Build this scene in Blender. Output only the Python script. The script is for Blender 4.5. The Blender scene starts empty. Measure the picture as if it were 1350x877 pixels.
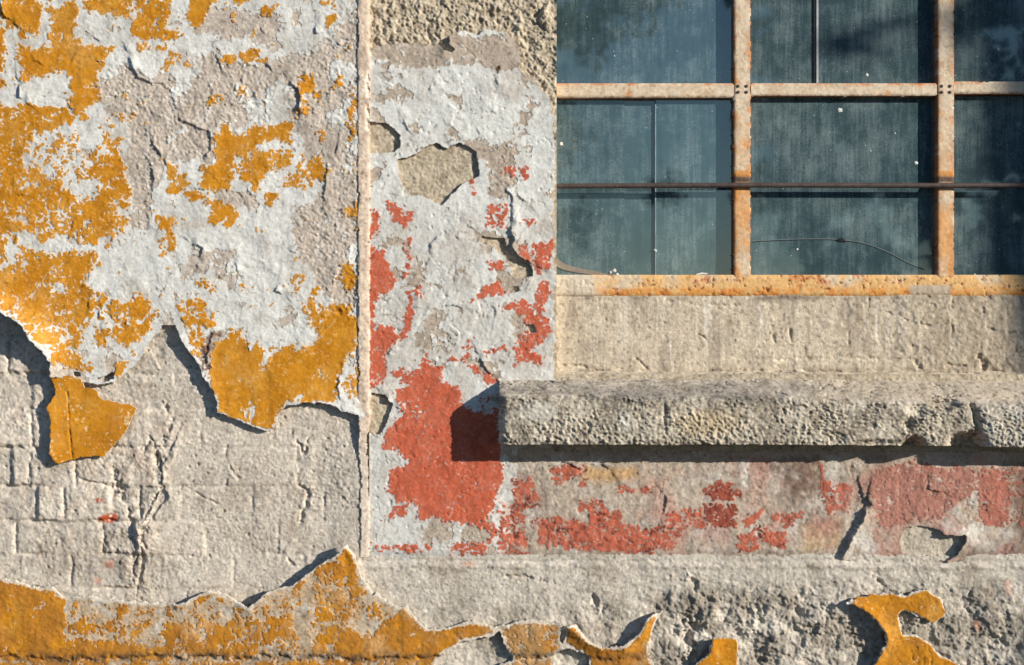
import bpy, math, random
import numpy as np
from mathutils import Vector
random.seed(7)
rs = np.random.RandomState(7)
SC = bpy.context.scene
COL = SC.collection
S = 0.0016            # metres per unit of the wall survey grid (x right, y down, h outward)
CX, CY, ZC = 675.0, 438.5, 0.98
D = 3.2               # camera distance
STEP = 1.25
F = np.float32

# ------------------------------------------------------------------ grid
def axis(a, b, c, d, m):
    return np.concatenate([np.arange(a, b, m), np.arange(b, c, STEP), np.arange(c, d, m)]).astype(F)
XS = axis(-400, -10, 1361, 1752, 5.0)
YS = axis(-300, -10, 888, 1051, 5.0)
U, V = np.meshgrid(XS, YS)          # shape (ny, nx)
NY, NX = U.shape

# ------------------------------------------------------------------ noise
def perlin(x, y, seed):
    r = np.random.RandomState(seed)
    p = r.permutation(1024).astype(np.int32)
    g = r.uniform(0, 2*np.pi, 1024).astype(F)
    gx, gy = np.cos(g), np.sin(g)
    xi = np.floor(x).astype(np.int32); yi = np.floor(y).astype(np.int32)
    xf = (x - xi).astype(F); yf = (y - yi).astype(F)
    u = xf*xf*xf*(xf*(xf*6-15)+10); v = yf*yf*yf*(yf*(yf*6-15)+10)
    def gr(ix, iy, dx, dy):
        h = p[(p[ix & 1023] + iy) & 1023]
        return gx[h]*dx + gy[h]*dy
    a = gr(xi, yi, xf, yf); b = gr(xi+1, yi, xf-1, yf)
    c = gr(xi, yi+1, xf, yf-1); d = gr(xi+1, yi+1, xf-1, yf-1)
    a += u*(b-a); c += u*(d-c)
    return (a + v*(c-a))*1.5
def fbm(x, y, sc, octv=4, seed=0, gain=0.5, ay=1.0):
    t = np.zeros(x.shape, F); a = 1.0; f = 1.0/sc; s = 0
    for o in range(octv):
        t += a*perlin(x*f + 17.3*o, y*f*ay + 5.1*o, seed*31+o); s += a; a *= gain; f *= 2.0
    return t/s
def worley(x, y, sc, seed):
    r = np.random.RandomState(seed)
    p = r.permutation(1024).astype(np.int32); jx = r.rand(1024).astype(F); jy = r.rand(1024).astype(F)
    X = x/sc; Y = y/sc; xi = np.floor(X).astype(np.int32); yi = np.floor(Y).astype(np.int32)
    f1 = np.full(x.shape, 9, F); f2 = np.full(x.shape, 9, F)
    for dx in (-1, 0, 1):
        for dy in (-1, 0, 1):
            h = p[(p[(xi+dx) & 1023] + yi + dy) & 1023]
            d = (xi+dx+jx[h]-X)**2 + (yi+dy+jy[h]-Y)**2
            f2 = np.minimum(f2, np.maximum(f1, d)); f1 = np.minimum(f1, d)
    return np.sqrt(f1), np.sqrt(f2)
def sm(a, b, x):
    t = np.clip((x-a)/(b-a), 0, 1); return t*t*(3-2*t)
def rank(n):
    o = np.argsort(n, axis=None); r = np.empty(o.size, F); r[o] = np.linspace(0, 1, o.size, dtype=F)
    return r.reshape(n.shape)
def blur(m, r):
    k = int(round(r)); m = m.astype(F)
    for ax in (0, 1):
        c = np.cumsum(np.pad(m, [(k+1, k) if i == ax else (0, 0) for i in (0, 1)], mode='edge'), axis=ax, dtype=np.float64)
        n = m.shape[ax]; w = 2*k+1
        m = ((c[w:w+n] - c[:n]) if ax == 0 else (c[:, w:w+n] - c[:, :n])).astype(F)/w
    return m

# ------------------------------------------------------------------ survey frames: origin x, origin y, units
ZS = {1: (0, 0, 2.922), 2: (180, 0, 2.924), 3: (0, 290, 2.658), 4: (180, 290, 2.659), 5: (0, 600, 2.7),
      6: (460, 0, 2.923), 7: (460, 250, 2.923), 8: (460, 480, 3.1325), 9: (850, 580, 2.7), 10: (440, 700, 2.7),
      11: (640, 470, 3.75), 12: (990, 470, 3.75), 13: (720, 200, 2.924), 14: (1020, 200, 2.924), 0: (0, 0, 1)}
def pt(z, pts):
    ox, oy, k = ZS[z]; return [(ox+x/k, oy+y/k) for x, y in pts]
def box(x0, y0, x1, y1): return [(x0, y0), (x1, y0), (x1, y1), (x0, y1)]
W1 = fbm(U, V, 34, 5, 3, .62); W2 = fbm(U, V, 34, 5, 4, .62)
W1 += .42*fbm(U, V, 6.5, 3, 5, .7); W2 += .42*fbm(U, V, 6.5, 3, 6, .7)
def window_of(pts, m):
    a = np.array(pts, F)
    x0, x1 = np.searchsorted(XS, [a[:, 0].min()-m, a[:, 0].max()+m]); y0, y1 = np.searchsorted(YS, [a[:, 1].min()-m, a[:, 1].max()+m])
    return slice(y0, y1), slice(x0, x1)
def seg_d(x, y, a, b):
    vx, vy = b[0]-a[0], b[1]-a[1]; L = vx*vx+vy*vy+1e-9
    t = np.clip(((x-a[0])*vx+(y-a[1])*vy)/L, 0, 1)
    return np.hypot(x-a[0]-t*vx, y-a[1]-t*vy), t
def sdf(pts, warp=5.0, m=30):
    """signed distance (+ inside) to a polygon on the grid window around it"""
    w = window_of(pts, m + warp)
    x = U[w] + warp*W1[w]; y = V[w] + warp*W2[w]
    d = np.full(x.shape, 1e9, F); ins = np.zeros(x.shape, bool)
    n = len(pts)
    for i in range(n):
        a, b = pts[i], pts[(i+1) % n]
        d = np.minimum(d, seg_d(x, y, a, b)[0])
        if a[1] != b[1]:
            c = (a[1] > y) != (b[1] > y)
            ins ^= c & (x < (b[0]-a[0])*(y-a[1])/(b[1]-a[1])+a[0])
    return w, np.where(ins, d, -d)
def cover(polys, base=0.0, soft=5.0, warp=7.0, field=None):
    f = np.full(U.shape, base, F) if field is None else field
    for z, pts, c in polys:
        w, s = sdf(pt(z, pts), warp, soft+4)
        t = sm(-soft, soft, s); f[w] = f[w]*(1-t) + c*t
    return f
def mask(z, pts, warp=4.0):
    m = np.zeros(U.shape, bool); w, s = sdf(pt(z, pts), warp, 4); m[w] = s > 0; return m
def line_d(z, pts, warp=2.5, m=40):
    """distance to a polyline, and position along it"""
    pts = pt(z, pts); w = window_of(pts, m)
    x = U[w]+warp*W1[w]; y = V[w]+warp*W2[w]; d = np.full(x.shape, 1e9, F)
    for a, b in zip(pts[:-1], pts[1:]): d = np.minimum(d, seg_d(x, y, a, b)[0])
    return w, d
n_car = fbm(U, V, 17, 3, 301, .6); n_car2 = fbm(U, V, 11, 4, 302, .65)
def carve(h, z, pts, wid, dep, warp=5.0):
    w, d = line_d(z, pts, warp*1.5, wid*6+14)
    k = sm(-.30, .28, n_car[w]); q = wid*(.65+.9*sm(-.3, .4, n_car2[w]))
    h[w] -= dep*k*np.exp(-(d/q)**2) - .22*dep*np.exp(-(d/(q*3.2))**2)*sm(-.2, .4, n_car2[w])
def tear(h, z, pts, dep, rad, side=1, warp=4.0):
    """one lip of a broken skin stands proud along a polyline: rises on its left side, falls back over rad"""
    pts = pt(z, pts); w = window_of(pts, rad*3)
    x = U[w]+warp*W1[w]; y = V[w]+warp*W2[w]; d = np.full(x.shape, 1e9, F); sg = np.zeros(x.shape, F); en = np.zeros(x.shape, F)
    for k, (a, b) in enumerate(zip(pts[:-1], pts[1:])):
        q, t = seg_d(x, y, a, b); c = (b[0]-a[0])*(y-a[1])-(b[1]-a[1])*(x-a[0])
        n = q < d; d = np.where(n, q, d); sg = np.where(n, np.sign(c)*side, sg)
    e0 = np.hypot(x-pts[0][0], y-pts[0][1]); e1 = np.hypot(x-pts[-1][0], y-pts[-1][1])
    en = sm(0, 9, np.minimum(e0, e1))
    h[w] += dep*np.exp(-d/rad)*(sg > 0)*en

# ------------------------------------------------------------------ colour
KC = np.array((1.07, 1.08, 1.09))
def C(r, g, b):
    v = np.array((r, g, b))/255.0
    return (np.where(v <= .04045, v/12.92, ((v+.055)/1.055)**2.4)*KC).astype(F)
def flat(c): return np.broadcast_to(c, U.shape+(3,)).copy()
def mixc(a, b, t): return a + (b-a)*t[..., None]

# ------------------------------------------------------------------ objects
def link(o, parent=None):
    COL.objects.link(o)
    if parent is not None: o.parent = parent
    return o
def tag(o, label=None, cat=None, group=None, kind=None):
    for k, v in (('label', label), ('category', cat), ('group', group), ('kind', kind)):
        if v: o[k] = v
    return o
def thing(name, label, cat, loc=(0, 0, 0), group=None):
    o = bpy.data.objects.new(name, None); o.location = loc; o.empty_display_size = .1
    return tag(link(o), label, cat, group, 'thing')
def origin(parent):
    o = np.zeros(3, F)
    while parent is not None: o = o+np.array(parent.location, F); parent = parent.parent
    return o
def mesh_np(name, co, quads, mat, parent=None, col=None, smooth=True):
    me = bpy.data.meshes.new(name)
    co = np.asarray(co, F) - origin(parent); quads = np.asarray(quads, np.int32)
    k = quads.shape[1]
    me.vertices.add(len(co)); me.vertices.foreach_set('co', co.ravel())
    me.loops.add(quads.size); me.loops.foreach_set('vertex_index', quads.ravel())
    me.polygons.add(len(quads)); me.polygons.foreach_set('loop_start', np.arange(0, quads.size, k, dtype=np.int32))
    try: me.polygons.foreach_set('loop_total', np.full(len(quads), k, np.int32))
    except Exception: pass
    me.polygons.foreach_set('use_smooth', np.full(len(quads), smooth, bool))
    if col is not None:
        a = me.color_attributes.new('Col', 'FLOAT_COLOR', 'POINT')
        c = np.ones((len(co), 4), F); c[:, :3] = col; a.data.foreach_set('color', c.ravel())
    me.update(calc_edges=True); me.validate()
    me.materials.append(mat)
    return link(bpy.data.objects.new(name, me), parent)
def place(x, y, h, rec=0.0):
    k = (D + rec*S)/D
    return np.stack([(x-CX)*S*k, -h*S + rec*S, ZC + (CY-y)*S*k], -1).astype(F)
def cells_of(m):
    return (m[:-1, :-1].astype(np.int8)+m[1:, :-1]+m[:-1, 1:]+m[1:, 1:]) >= 2
SANDY = {'coarse_mortar': 1.0, 'lime_plaster': .85, 'old_whitewash': .5, 'ochre_paint': .5, 'red_paint': .42, 'cast_concrete': 1.0, 'rusty_painted_steel': .6}
def sheet(name, m, h, col, thick, mat, parent, edge=None, rec=0.0, cut=None):
    """a skin of plaster or paint: the surveyed surface where m holds, with a rim going back by thick"""
    col = col*(1+(sand-1)*SANDY.get(mat.name, .5))[..., None]
    c = cells_of(m)
    if cut is not None: c &= ~cut
    ids = np.arange(NY*NX, dtype=np.int32).reshape(NY, NX)
    a, b, d, e = ids[:-1, :-1][c], ids[1:, :-1][c], ids[1:, 1:][c], ids[:-1, 1:][c]
    q = np.stack([a, b, d, e], 1)
    used = np.unique(q); remap = np.zeros(NY*NX, np.int32); remap[used] = np.arange(len(used), dtype=np.int32)
    P = place(U.ravel()[used], V.ravel()[used], h.ravel()[used], rec); K = col.reshape(-1, 3)[used]
    q = remap[q]
    cp = np.pad(c, 1)
    E = []
    def edges(cond, i0, i1): E.append(np.stack([i0[cond], i1[cond]], 1))
    edges(c & ~cp[:-2, 1:-1], ids[:-1, 1:], ids[:-1, :-1])     # rim above
    edges(c & ~cp[2:, 1:-1], ids[1:, :-1], ids[1:, 1:])        # below
    edges(c & ~cp[1:-1, :-2], ids[:-1, :-1], ids[1:, :-1])     # left
    edges(c & ~cp[1:-1, 2:], ids[1:, 1:], ids[:-1, 1:])        # right
    e = np.concatenate(E); eu = np.unique(e); r2 = np.zeros(NY*NX, np.int32); r2[eu] = np.arange(len(eu), dtype=np.int32)
    T = P[remap[eu]]; B = T.copy(); B[:, 1] += thick*S
    KE = K[remap[eu]] if edge is None else K[remap[eu]]*.35 + np.asarray(edge, F)*.65
    n0 = len(P); n1 = n0+len(T)
    ev = r2[e]
    q2 = np.stack([ev[:, 0]+n0, ev[:, 0]+n1, ev[:, 1]+n1, ev[:, 1]+n0], 1)[:, ::-1]
    return mesh_np(name, np.concatenate([P, T, B]), np.concatenate([q, q2]), mat, parent, np.concatenate([K, KE, KE]))

# ------------------------------------------------------------------ materials
class NT:
    def __init__(s, name):
        s.m = bpy.data.materials.new(name); s.m.use_nodes = True; s.t = s.m.node_tree; s.t.nodes.clear()
        s.out = s.n('ShaderNodeOutputMaterial')
    def n(s, kind, **kw):
        o = s.t.nodes.new(kind)
        for k, v in kw.items():
            if k.startswith('i_'): o.inputs[k[2:].replace('_', ' ')].default_value = v
            else: setattr(o, k, v)
        return o
    def l(s, a, b): s.t.links.new(a, b)
    def noise(s, scale, detail=4, rough=.6, vec=None):
        o = s.n('ShaderNodeTexNoise'); o.inputs['Scale'].default_value = scale; o.inputs['Detail'].default_value = detail; o.inputs['Roughness'].default_value = rough
        if vec is not None: s.l(vec, o.inputs['Vector'])
        return o.outputs['Fac']
    def ramp(s, fac, stops):
        o = s.n('ShaderNodeValToRGB'); s.l(fac, o.inputs['Fac']); e = o.color_ramp.elements
        while len(e) < len(stops): e.new(.5)
        for x, (p, c) in zip(e, stops): x.position = p; x.color = tuple(c)+(1,) if len(c) == 3 else c
        return o.outputs['Color']
    def mix(s, fac, a, b, blend='MIX'):
        o = s.n('ShaderNodeMix', data_type='RGBA', blend_type=blend)
        for i, v in ((0, fac), (6, a), (7, b)):
            if hasattr(v, 'is_linked') or isinstance(v, bpy.types.NodeSocket): s.l(v, o.inputs[i])
            else: o.inputs[i].default_value = v if i == 0 else tuple(v)+(1,)
        return o.outputs[2]
    def math(s, op, a, b=0.0):
        o = s.n('ShaderNodeMath', operation=op)
        for i, v in ((0, a), (1, b)):
            if isinstance(v, bpy.types.NodeSocket): s.l(v, o.inputs[i])
            else: o.inputs[i].default_value = v
        return o.outputs[0]
def skin_mat(name, rough=.92, grain=.5, bump=.35, scale=900, spec=.2, var=.13):
    N = NT(name)
    at = N.n('ShaderNodeAttribute', attribute_name='Col')
    co = N.n('ShaderNodeTexCoord').outputs['Object']
    n1 = N.noise(scale, 3, .7, co); n2 = N.noise(160, 4, .65, co)
    f1 = N.math('MULTIPLY_ADD', n1, 2*grain); N.t.nodes[-1].inputs[2].default_value = 1-grain
    f2 = N.math('MULTIPLY_ADD', n2, 2*var); N.t.nodes[-1].inputs[2].default_value = 1-var
    f = N.math('MULTIPLY', f1, f2)
    vm = N.n('ShaderNodeVectorMath', operation='SCALE'); N.l(at.outputs['Color'], vm.inputs[0]); N.l(f, vm.inputs['Scale'])
    b = N.n('ShaderNodeBsdfPrincipled'); N.l(vm.outputs[0], b.inputs['Base Color'])
    b.inputs['Roughness'].default_value = rough; b.inputs['Specular IOR Level'].default_value = spec
    bp = N.n('ShaderNodeBump'); bp.inputs['Strength'].default_value = bump; bp.inputs['Distance'].default_value = .0022
    n3 = N.noise(420, 2, .6, co)
    N.l(N.math('ADD', N.math('ADD', n1, N.math('MULTIPLY', n3, .6)), n2), bp.inputs['Height']); N.l(bp.outputs['Normal'], b.inputs['Normal'])
    N.l(b.outputs[0], N.out.inputs['Surface'])
    return N.m
def plain_mat(name, c, rough=.8, spec=.3, metal=0.0, var=.25, scale=60):
    N = NT(name); co = N.n('ShaderNodeTexCoord').outputs['Object']
    n = N.noise(scale, 5, .65, co)
    cl = N.ramp(n, [(.3, [v*(1-var) for v in c]), (.7, [v*(1+var) for v in c])])
    b = N.n('ShaderNodeBsdfPrincipled'); N.l(cl, b.inputs['Base Color'])
    b.inputs['Roughness'].default_value = rough; b.inputs['Specular IOR Level'].default_value = spec; b.inputs['Metallic'].default_value = metal
    bp = N.n('ShaderNodeBump'); bp.inputs['Strength'].default_value = .3; bp.inputs['Distance'].default_value = .002
    N.l(n, bp.inputs['Height']); N.l(bp.outputs['Normal'], b.inputs['Normal'])
    N.l(b.outputs[0], N.out.inputs['Surface']); return N.m
M_MAS = skin_mat('coarse_mortar', .95, .34, .8, 600)
M_PLA = skin_mat('lime_plaster', .93, .28, .6, 650)
M_WHI = skin_mat('old_whitewash', .85, .14, .42, 650, var=.09)
M_YEL = skin_mat('ochre_paint', .88, .17, .4, 600, .12, var=.12)
M_RED = skin_mat('red_paint', .92, .24, .5, 650, .12)
M_CON = skin_mat('cast_concrete', .94, .34, .8, 650)
M_MET = skin_mat('rusty_painted_steel', .65, .18, .4, 900, .35)

# ------------------------------------------------------------------ shared noise fields
n_big = fbm(U, V, 150, 4, 11); n_mid = fbm(U, V, 45, 5, 12, .55); n_sm = fbm(U, V, 13, 4, 13, .6); n_fin = fbm(U, V, 4.5, 2, 14, .6)
n_col = fbm(U, V, 70, 6, 15, .62); n_col2 = fbm(U, V, 24, 5, 16, .6)
streak = fbm(U, V, 9, 4, 17, .6, ay=.09)
w1, w2 = worley(U, V, 9, 21); lump = w2-w1
wb1, wb2 = worley(U+6*n_sm, V+6*W2, 21, 22)
pitn = worley(U, V, 17, 23)[0]
pits = np.exp(-(pitn/(.05+.07*sm(-.2, .4, n_sm)))**2)*(fbm(U, V, 45, 3, 24) > .16)
wn = rs.normal(size=U.shape).astype(F); wn1 = blur(wn, 1)*3.0; wn2 = np.clip(.6*wn + .8*wn1, -2.5, 2.5)
grit = .30*fbm(U, V, 6.5, 3, 25, .65) + .26*np.clip(.45*wn+.75*wn1, -2, 2.2)
sand = 1 + .085*wn2 - .22*(wn1 < -1.75) + .10*(wn1 > 1.9); spk = (fbm(U, V, 4.2, 3, 27, .75) > .40).astype(F)
scr = fbm(.77*U+.64*V, .77*V-.64*U, 12, 4, 303, .65, ay=.28)
T_paint = rank(.32*fbm(U, V, 30, 6, 31, .74) + .27*fbm(U, V, 11, 4, 32, .7) + .22*fbm(U, V, 3.6, 2, 33) + .16*scr)
T_skim = rank(.6*fbm(U, V, 55, 6, 34, .58) + .14*fbm(U, V, 6, 3, 35, .6))
T_red = rank(.30*fbm(U, V, 26, 6, 36, .74) + .30*fbm(U, V, 8, 4, 37, .7) + .26*fbm(U, V, 3.4, 2, 38))
chip = fbm(U+4*W1, V+4*W2, 26, 4, 39, .6)
terr = sum((chip > t).astype(F) for t in (-.12, .10, .33))      # broken lime layers: small steps
crk = np.abs(fbm(U+9*W1, V+9*W2, 60, 3, 41, .5)); craze = np.exp(-(crk/.012)**2)*(fbm(U, V, 90, 2, 42) > .08)

# ================================================================== LEFT WALL
Y_POLYS = [
 (0, box(-420, -320, 60, -6), .5), (0, box(-420, -6, -2, 395), .72),
 (1, [(20,0),(150,0),(160,60),(150,110),(110,150),(70,125),(20,70)], .97), (1, [(-30,90),(20,120),(30,200),(20,345),(-30,350)], .8),
 (1, [(190,40),(290,20),(300,130),(330,170),(380,190),(455,195),(400,240),(380,290),(395,380),(340,410),(290,330),(250,270),(180,300),(95,315),(90,190),(180,190),(205,130)], .965),
 (1, [(340,-20),(650,-20),(640,100),(620,130),(530,150),(515,80),(430,60),(390,50),(340,40)], .78), (1, [(735,-20),(830,-20),(800,70),(760,105),(730,85)], .97),
 (1, [(180,-20),(330,-20),(300,10),(200,10)], .2),
 (1, [(530,130),(700,120),(705,145),(640,155),(540,150)], .8), (1, [(545,180),(640,190),(635,212),(560,197)], .85),
 (1, [(860,-20),(960,-20),(900,15)], .6), (1, [(1005,45),(1052,30),(1052,62)], .85), (1, [(855,220),(910,230),(910,242),(855,236)], .95), (1, [(935,215),(975,195),(1035,225),(1030,250),(940,250)], .8),
 (1, [(808,392),(865,388),(865,402),(808,404)], .98), (1, box(930, 343, 952, 363), .95), (1, box(668, 220, 690, 238), .8), (1, box(706, 234, 722, 250), .8), (1, box(640, 238, 654, 264), .7),
 (1, [(275,320),(330,300),(390,350),(395,385),(340,405),(330,460),(290,430),(270,370)], .85),
 (1, [(-30,430),(60,400),(190,415),(280,420),(290,470),(240,490),(150,520),(130,590),(90,620),(40,615),(-30,590)], .76),
 (1, [(180,600),(260,550),(280,580),(200,615)], .6), (1, [(225,610),(255,610),(250,640),(225,630)], .8),
 (1, [(-30,640),(50,620),(110,630),(200,680),(280,740),(290,780),(240,830),(180,880),(-30,900)], .77),
 (1, [(380,580),(470,570),(490,660),(510,740),(500,860),(440,900),(380,850),(290,850),(240,900),(290,770),(380,760),(390,700),(340,690),(350,600)], .74),
 (1, [(390,450),(520,450),(470,560),(400,560)], .38), (1, [(100,560),(300,500),(350,660),(330,740),(250,720),(150,640)], .22),
 (1, [(655,650),(690,655),(730,700),(700,745),(665,740),(680,710)], .9), (1, [(700,740),(770,750),(830,740),(800,780),(740,760)], .88), (1, [(820,770),(900,800),(920,840),(880,865),(810,860),(830,810)], .93), (1, [(615,840),(660,835),(670,890),(640,890)], .95),
 (2, [(255,715),(270,650),(310,630),(300,540),(340,495),(420,520),(430,600),(370,610),(385,640),(370,720),(290,725)], .965),
 (2, [(430,500),(480,485),(600,485),(605,550),(530,545),(480,560),(430,590)], .9), (2, [(380,660),(440,600),(500,590),(590,590),(600,640),(530,650),(500,665),(460,740),(440,690),(395,705)], .8),
 (2, [(640,610),(700,610),(735,665),(700,690),(660,735),(560,720),(570,680),(620,650)], .66), (2, box(700, 515, 722, 552), .95), (2, box(500, 755, 526, 790), .95),
 (2, [(640,292),(683,292),(685,370),(640,365)], .975), (2, box(640, 385, 661, 440), .975), (2, box(694, 360, 712, 382), .95),
 (2, box(780, 305, 795, 337), .8), (2, box(824, 328, 842, 372), .85), (2, box(832, 390, 850, 432), .95), (2, box(824, 445, 848, 490), .85), (2, box(834, 505, 852, 532), .8), (2, [(790,820),(850,785),(858,880),(840,850)], .96),
 (2, [(485,60),(500,40),(540,25),(535,45),(500,65)], .85), (2, [(720,-30),(765,-30),(765,30),(730,25)], .75), (2, box(742, 70, 766, 96), .93), (2, box(355, 55, 380, 85), .4), (2, box(380, -20, 440, 18), .8),
 (3, [(-30,150),(40,70),(90,100),(110,125),(200,120),(330,110),(350,160),(310,190),(320,230),(330,260),(335,320),(300,380),(290,420),(250,470),(190,455),(150,430),(120,390),(100,360),(60,330),(30,300),(-30,250)], .84),
 (3, [(-30,0),(30,0),(10,80),(-30,90)], .7), (3, [(130,50),(180,40),(200,0),(460,0),(430,50),(350,70),(380,90),(300,75),(250,80),(220,50),(150,70)], .62),
 (3, [(330,260),(390,265),(420,290),(490,260),(555,300),(560,330),(520,380),(490,420),(470,460),(420,430),(400,400),(410,350),(360,270)], .68), (3, [(340,370),(380,390),(370,450),(330,420)], .85),
 (3, [(140,370),(200,300),(240,320),(250,400),(210,440),(190,380)], .45), (3, [(180,240),(240,220),(240,260),(190,260)], .2), (3, [(330,290),(400,290),(410,350),(380,380),(340,350)], .15),
 (3, [(190,470),(330,500),(330,530),(240,520),(195,500)], .5), (3, [(420,490),(450,490),(450,545),(425,540)], .85),
 (3, [(560,0),(610,0),(610,40),(570,20)], .93), (3, box(560, 65, 576, 95), .8), (3, box(590, 52, 612, 66), .9), (3, [(575,125),(610,90),(605,125)], .85), (3, box(735, 0, 835, 12), .8),
 (3, [(705,225),(740,220),(765,240),(740,250)], .7),
 (4, [(150,300),(230,270),(260,320),(275,370),(240,440),(225,500),(200,460),(185,400)], .62),
 (4, [(262,440),(320,410),(345,390),(385,400),(400,460),(430,430),(450,450),(465,515),(475,455),(560,455),(640,420),(650,380),(640,310),(690,295),(760,310),(775,390),(770,450),(740,480),(710,540),(700,650),(600,640),(590,600),(520,650),(490,730),(440,745),(390,715),(330,700),(285,670),(270,600),(255,550),(270,490)], .975),
 (4, [(370,640),(430,630),(440,660),(400,690),(370,670)], .5), (4, [(440,660),(500,650),(480,700),(440,700)], .75), (4, [(610,530),(670,530),(680,555),(620,550)], .5), (4, [(580,600),(600,600),(595,640),(575,630)], .3),
 (4, [(720,570),(790,500),(800,610),(740,620)], .8), (4, [(575,300),(620,270),(640,240),(640,310),(650,390),(600,330)], .75), (4, [(730,160),(765,150),(768,240),(735,245),(720,210)], .94), (4, box(375, 235, 400, 260), .5),
 (4, [(545,200),(580,200),(580,260),(550,260)], .35), (4, [(440,290),(470,300),(470,330),(440,320)], .35),
]
Y_POLYS += [(4, [(240,420),(275,390),(315,395),(272,440),(272,520),(236,530),(226,480)], .0), (0, box(2, 335, 60, 352), .6), (3, [(0,80),(40,60),(100,120),(60,140),(20,130)], .45)]
cY = cover(Y_POLYS, .006, 7, 8)
# beige plaster bare of whitewash
B_POLYS = [
 (1, [(385,290),(500,210),(530,300),(600,320),(720,300),(720,200),(830,200),(900,240),(1060,250),(1060,480),(880,490),(830,530),(830,620),(700,640),(640,680),(600,760),(590,900),(520,900),(530,760),(490,600),(500,470),(400,400)], .08),
 (1, [(750,120),(900,60),(1060,70),(1060,180),(900,150)], .35),
 (2, [(560,260),(700,120),(850,-40),(880,-40),(880,900),(640,900),(600,790),(720,760),(740,560),(620,480),(560,440)], .2),
 (2, [(610,900),(700,760),(880,700),(880,1250),(760,1250)], .06),
 (2, [(640,40),(760,0),(760,110),(700,140),(680,90)], .85),
 (2, [(330,740),(480,760),(560,810),(440,820),(350,770)], .1),
 (4, [(560,0),(790,0),(790,160),(700,250),(620,180),(570,80)], .07),
 (3, [(640,60),(760,80),(760,150),(660,190),(620,150)], .45), (3, [(190,450),(480,440),(480,560),(190,560)], .55),
 (3, [(480,500),(560,390),(600,340),(620,370),(560,440)], .5),
]
cBrk = cover([(4, [(240,420),(275,390),(315,395),(272,440),(272,520),(236,530),(226,480)], 1)], 0, 3, 4)
cW = cover(B_POLYS, .93, 12, 12)*(1-cBrk)

# ---- masonry behind
rmask = .25+.9*sm(-.2, .35, fbm(U, V, 85, 4, 323, .6))
hm = 2.4*n_big + 1.5*n_mid + rmask*(.75*n_sm + .2*n_fin + .85*grit) + .25*grit
left_b = 1-.72*sm(175, 250, U+20*n_mid)-.12*sm(380, 460, U)
row_y = np.array((-300, 399, 446, 493, 540, 590, 641, 687, 731, 776, 1100), F); row = np.searchsorted(row_y, (V-4*n_mid).ravel()).reshape(U.shape)
colb = np.floor((U-3*n_mid+(row % 2)*46+row*13)/94).astype(int); rb = np.random.RandomState(77).normal(size=4096).astype(F)[(row*57+colb*13) % 4096]
hm -= 1.5*np.exp(-((np.abs(((U-3*n_mid+(row % 2)*46+row*13)/94) % 1-.5)-.5)*94/2.4)**2)*sm(.3, -.2, n_car)*(V > 396)*sm(180, 260, U)*sm(470, 420, U)
hm += left_b*(V > 396)*(2.2*np.clip(blur(rb, 2), -1.3, 1.3))
for y in (399, 446, 493, 540, 590, 641, 687, 731, 776):
    d = np.abs(V-y-4*n_mid-2.5*n_sm); hm -= 3.6*sm(.6, -.1, n_car)*np.exp(-(d/2.6)**2)*left_b*sm(-.35, .25, fbm(U, V, 60, 2, 51))
for x, y0, y1 in ((11,446,493),(-60,446,493),(39,596,640),(85,643,686),(135,689,731),(93,733,776),(43,545,590),(100,596,640),(20,690,730),(-20,643,686),(150,545,590),(70,496,540),(185,643,686)):
    d = np.abs(U-x-3*n_mid-2*n_sm); hm -= 3.4*sm(.55, -.15, n_car2)*np.exp(-(d/(2.4+1.6*n_car))**2)*sm(y0-4, y0+4, V)*sm(y1+4, y1-4, V)
hm += left_b*(2.2*fbm(U, V, 22, 5, 53, .62)) + 1.6*np.maximum(0, fbm(U, V, 30, 4, 54, .6))
for z, p, w, dp in ((5, [(570,0),(582,100),(530,200),(480,240)], 2.2, 5), (5, [(405,60),(430,130),(460,200),(480,300),(490,350),(470,400),(490,460)], 2.4, 6), (5, [(520,330),(500,290),(540,230)], 1.6, 3),
    (3, [(575,660),(605,720),(560,800),(550,870)], 2, 4), (5, [(1060,115),(1100,130),(1090,180),(1070,230)], 3, 6), (4, [(545,742),(605,752),(596,800),(580,820),(560,780)], 2.0, 5), (5, [(370,300),(372,350),(450,355),(470,360)], 1.6, 4),
    (5, [(820,40),(850,80)], 1.5, 2), (5, [(660,110),(720,150),(830,200)], 1.5, 2.2), (3, [(490,830),(530,760),(545,800)], 2, 4), (3, [(30,380),(32,430),(28,540)], 2, 3.5), (5, [(1020,370),(1045,395)], 2, 3), (4, [(90,640),(130,700),(75,800),(70,880)], 2, 3.5), (5, [(400,40),(430,90),(440,140)], 3.5, 5), (5, [(250,20),(275,80),(330,100),(400,108)], 1.8, 4)):
    carve(hm, z, p, w, dp)
rg = cover([(5, [(380,-20),(600,-60),(610,100),(560,260),(540,480),(440,480),(360,300),(380,130)], 1), (3, [(480,500),(560,370),(610,380),(590,470),(540,560)], .7)], 0, 14, 12)
hm += rg*(3.0*fbm(U, V, 30, 5, 310, .58, ay=.6)+.6*n_sm+.4*grit)
hm += 5.6*sm(415+30*n_mid, 478, U)*sm(550, 610, V)
for z, p, dp, r, s in ((5, [(600,60),(545,200),(500,260),(505,340),(490,470)], 4.5, 26, 1), (5, [(540,230),(600,150),(570,60),(600,0)], 3, 30, 1), (5, [(500,300),(520,380),(500,460)], 3, 30, -1), (3, [(520,440),(560,520),(520,560)], 3, 22, 1)):
    tear(hm, z, p, dp, r, s)
colm = flat(C(211, 199, 183)); colm = mixc(colm, C(190, 175, 157), sm(-.05, .5, n_col)); colm = mixc(colm, C(214, 204, 190), sm(.05, .5, n_col2)*.7)
colm = mixc(colm, C(150, 138, 124), sm(.15, .5, fbm(U, V, 16, 5, 55, .7))*.5)
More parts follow.
